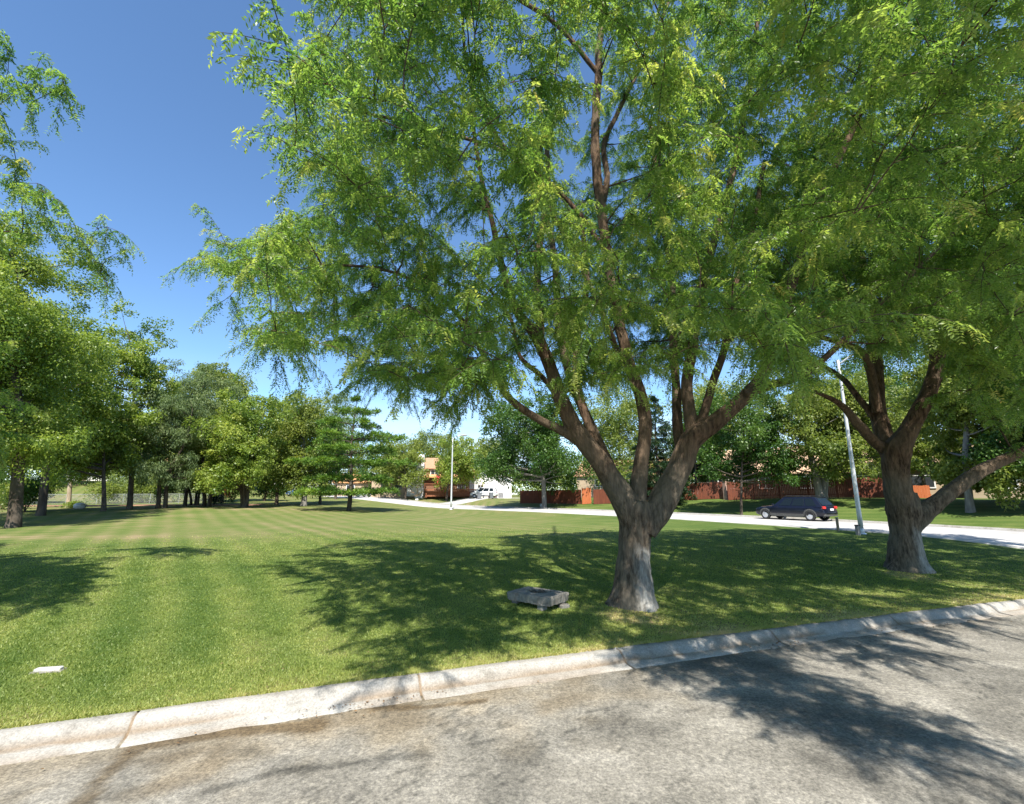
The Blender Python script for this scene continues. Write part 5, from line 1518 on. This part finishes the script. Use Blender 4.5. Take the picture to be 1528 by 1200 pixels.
ft = rad(-38)
p = on(1190, 60); house('tan_roofed_house', 'long house with shade-darkened walls and a tan roof behind the red fence, right of the main trunk', p, ft, 21, 9, 3.0 + max(0, 0), 3.1, 'siding_shaded', 'roof_tan',
                        [('f', -7, 1.7, 1.8, 1.2), ('f', -2.5, 1.7, 1.4, 1.2), ('f', 2.2, 1.7, 2.2, 1.2), ('f', 7.2, 1.7, 1.5, 1.2)], (5.0, 1.0, 2.1), (3, 1, .9, 4.1))
p = on(1455, 52); house('tan_roofed_house', 'house with a tan roof half hidden behind the right tree', p, rad(-40), 15, 9, 3.3, 2.8, 'siding_tan', 'roof_tan',
                        [('f', -4, 1.7, 1.8, 1.2), ('f', 3, 1.7, 1.8, 1.2)], (0, 1.0, 2.1))
p = on(1560, 44); house('tan_house', 'low tan house at the far right edge beyond the verge', p, rad(-50), 9, 7, 2.6, 1.8, 'siding_tan', 'roof_tan', [('f', -2, 1.5, 1.5, 1.1)], (2, 1.0, 2.0))
p = on(935, 98); house('brown_roofed_house', 'house with a brown roof far behind the main trunk', p, rad(-30), 18, 9, 4.6, 3.0, 'siding_tan', 'roof_brown', [('f', -4, 3, 1.8, 1.3), ('f', 3, 3, 1.8, 1.3)], None)
p = on(262, 104); house('brick_house', 'pinkish brick house on the slope beyond the left trees', p, rad(25), 13, 8, 3.6, 2.2, 'brick_pink', 'roof_brown', [('f', -3, 1.9, 1.6, 1.3), ('f', 2.5, 1.9, 1.6, 1.3)], (0, 1, 2.1))
p = on(125, 108); house('white_cottage', 'small white house beyond the wire fence at the left', p, rad(30), 9, 7, 3.2, 1.8, 'siding_white', 'roof_brown', [('f', -2, 1.8, 1.3, 1.2), ('f', 2, 1.8, 1.3, 1.2)], (0, 1, 2.1))
p = on(437, 118); house('cream_house', 'cream house with an orange-brown roof beyond the far street, under the green tree', p, rad(10), 14, 8, 2.9, 1.8, 'siding_white', 'roof_orange', [('f', -3, 1.7, 1.6, 1.2), ('f', 3, 1.7, 1.6, 1.2)], (0, 1, 2.1))
p = on(545, 112); house('tan_cottage', 'tan house with an orange roof hidden behind the pine', p, rad(12), 13, 8, 3.0, 1.8, 'siding_tan', 'roof_orange', [('f', -3, 1.7, 1.6, 1.2), ('f', 3, 1.7, 1.6, 1.2)], (0, 1, 2.1))

# ================================================================== LIGHT, SKY, CAMERA
to_sun = Vector((-SUN_SHIFT[0], -SUN_SHIFT[1], 1)).normalized()
sun = bpy.data.lights.new('sun', 'SUN'); sun.energy = 5.0; sun.angle = rad(.53); sun.color = (1, .955, .88)
so = bpy.data.objects.new('sun', sun); COL.objects.link(so); so.rotation_euler = to_sun.to_track_quat('Z', 'Y').to_euler(); so.location = (0, -20, 40)
w = bpy.data.worlds.new('World'); SC.world = w; w.use_nodes = True
N, L = w.node_tree.nodes, w.node_tree.links
N.clear()
ow = N.new('ShaderNodeOutputWorld'); bg = N.new('ShaderNodeBackground'); sky = N.new('ShaderNodeTexSky')
sky.sky_type = 'NISHITA'; sky.sun_disc = False; sky.sun_elevation = SUN_EL; sky.sun_rotation = math.atan2(to_sun.x, to_sun.y)
sky.air_density = 1.0; sky.dust_density = .1; sky.ozone_density = 1.0; sky.altitude = 1200
bg.inputs[1].default_value = .108
tn = N.new('ShaderNodeMix'); tn.data_type = 'RGBA'; tn.blend_type = 'MULTIPLY'; tn.inputs[0].default_value = 1; tn.inputs[7].default_value = (.78, .97, 1.1, 1)
L.new(sky.outputs[0], tn.inputs[6])
tcw = N.new('ShaderNodeTexCoord'); spw = N.new('ShaderNodeSeparateXYZ'); L.new(tcw.outputs['Generated'], spw.inputs[0])
mpw = N.new('ShaderNodeMapping'); mpw.inputs['Scale'].default_value = (2.2, 2.2, 9); L.new(tcw.outputs['Generated'], mpw.inputs[0])
nw = N.new('ShaderNodeTexNoise'); nw.inputs['Scale'].default_value = 1.6; nw.inputs['Detail'].default_value = 6; L.new(mpw.outputs[0], nw.inputs['Vector'])
r1 = N.new('ShaderNodeMapRange'); r1.inputs[1].default_value = .02; r1.inputs[2].default_value = .26; r1.inputs[3].default_value = .75; r1.inputs[4].default_value = 0; r1.interpolation_type = 'SMOOTHSTEP'
L.new(spw.outputs[2], r1.inputs[0])
r2 = N.new('ShaderNodeMapRange'); r2.inputs[1].default_value = .38; r2.inputs[2].default_value = .62; L.new(nw.outputs[0], r2.inputs[0])
mm = N.new('ShaderNodeMath'); mm.operation = 'MULTIPLY'; L.new(r1.outputs[0], mm.inputs[0]); L.new(r2.outputs[0], mm.inputs[1])
cl = N.new('ShaderNodeMix'); cl.data_type = 'RGBA'; cl.inputs[7].default_value = (4.6, 4.8, 5.1, 1)
L.new(mm.outputs[0], cl.inputs[0]); L.new(tn.outputs[2], cl.inputs[6]); L.new(cl.outputs[2], bg.inputs[0]); L.new(bg.outputs[0], ow.inputs[0])

cd = bpy.data.cameras.new('camera'); cam = bpy.data.objects.new('camera', cd); COL.objects.link(cam)
cd.sensor_width = 36; cd.lens = 36 * F / 1528; cd.clip_end = 2000; cd.clip_start = .05
cam.location = (0, 0, CAMH); cam.rotation_euler = (rad(90) + PITCH, 0, 0)
SC.camera = cam
SC.view_settings.view_transform = 'Standard'; SC.view_settings.look = 'None'; SC.view_settings.exposure = 1.12; SC.view_settings.gamma = 1
SC.cycles.max_bounces = 8; SC.cycles.diffuse_bounces = 5; SC.cycles.transmission_bounces = 6; SC.cycles.transparent_max_bounces = 4
SC.cycles.use_denoising = True
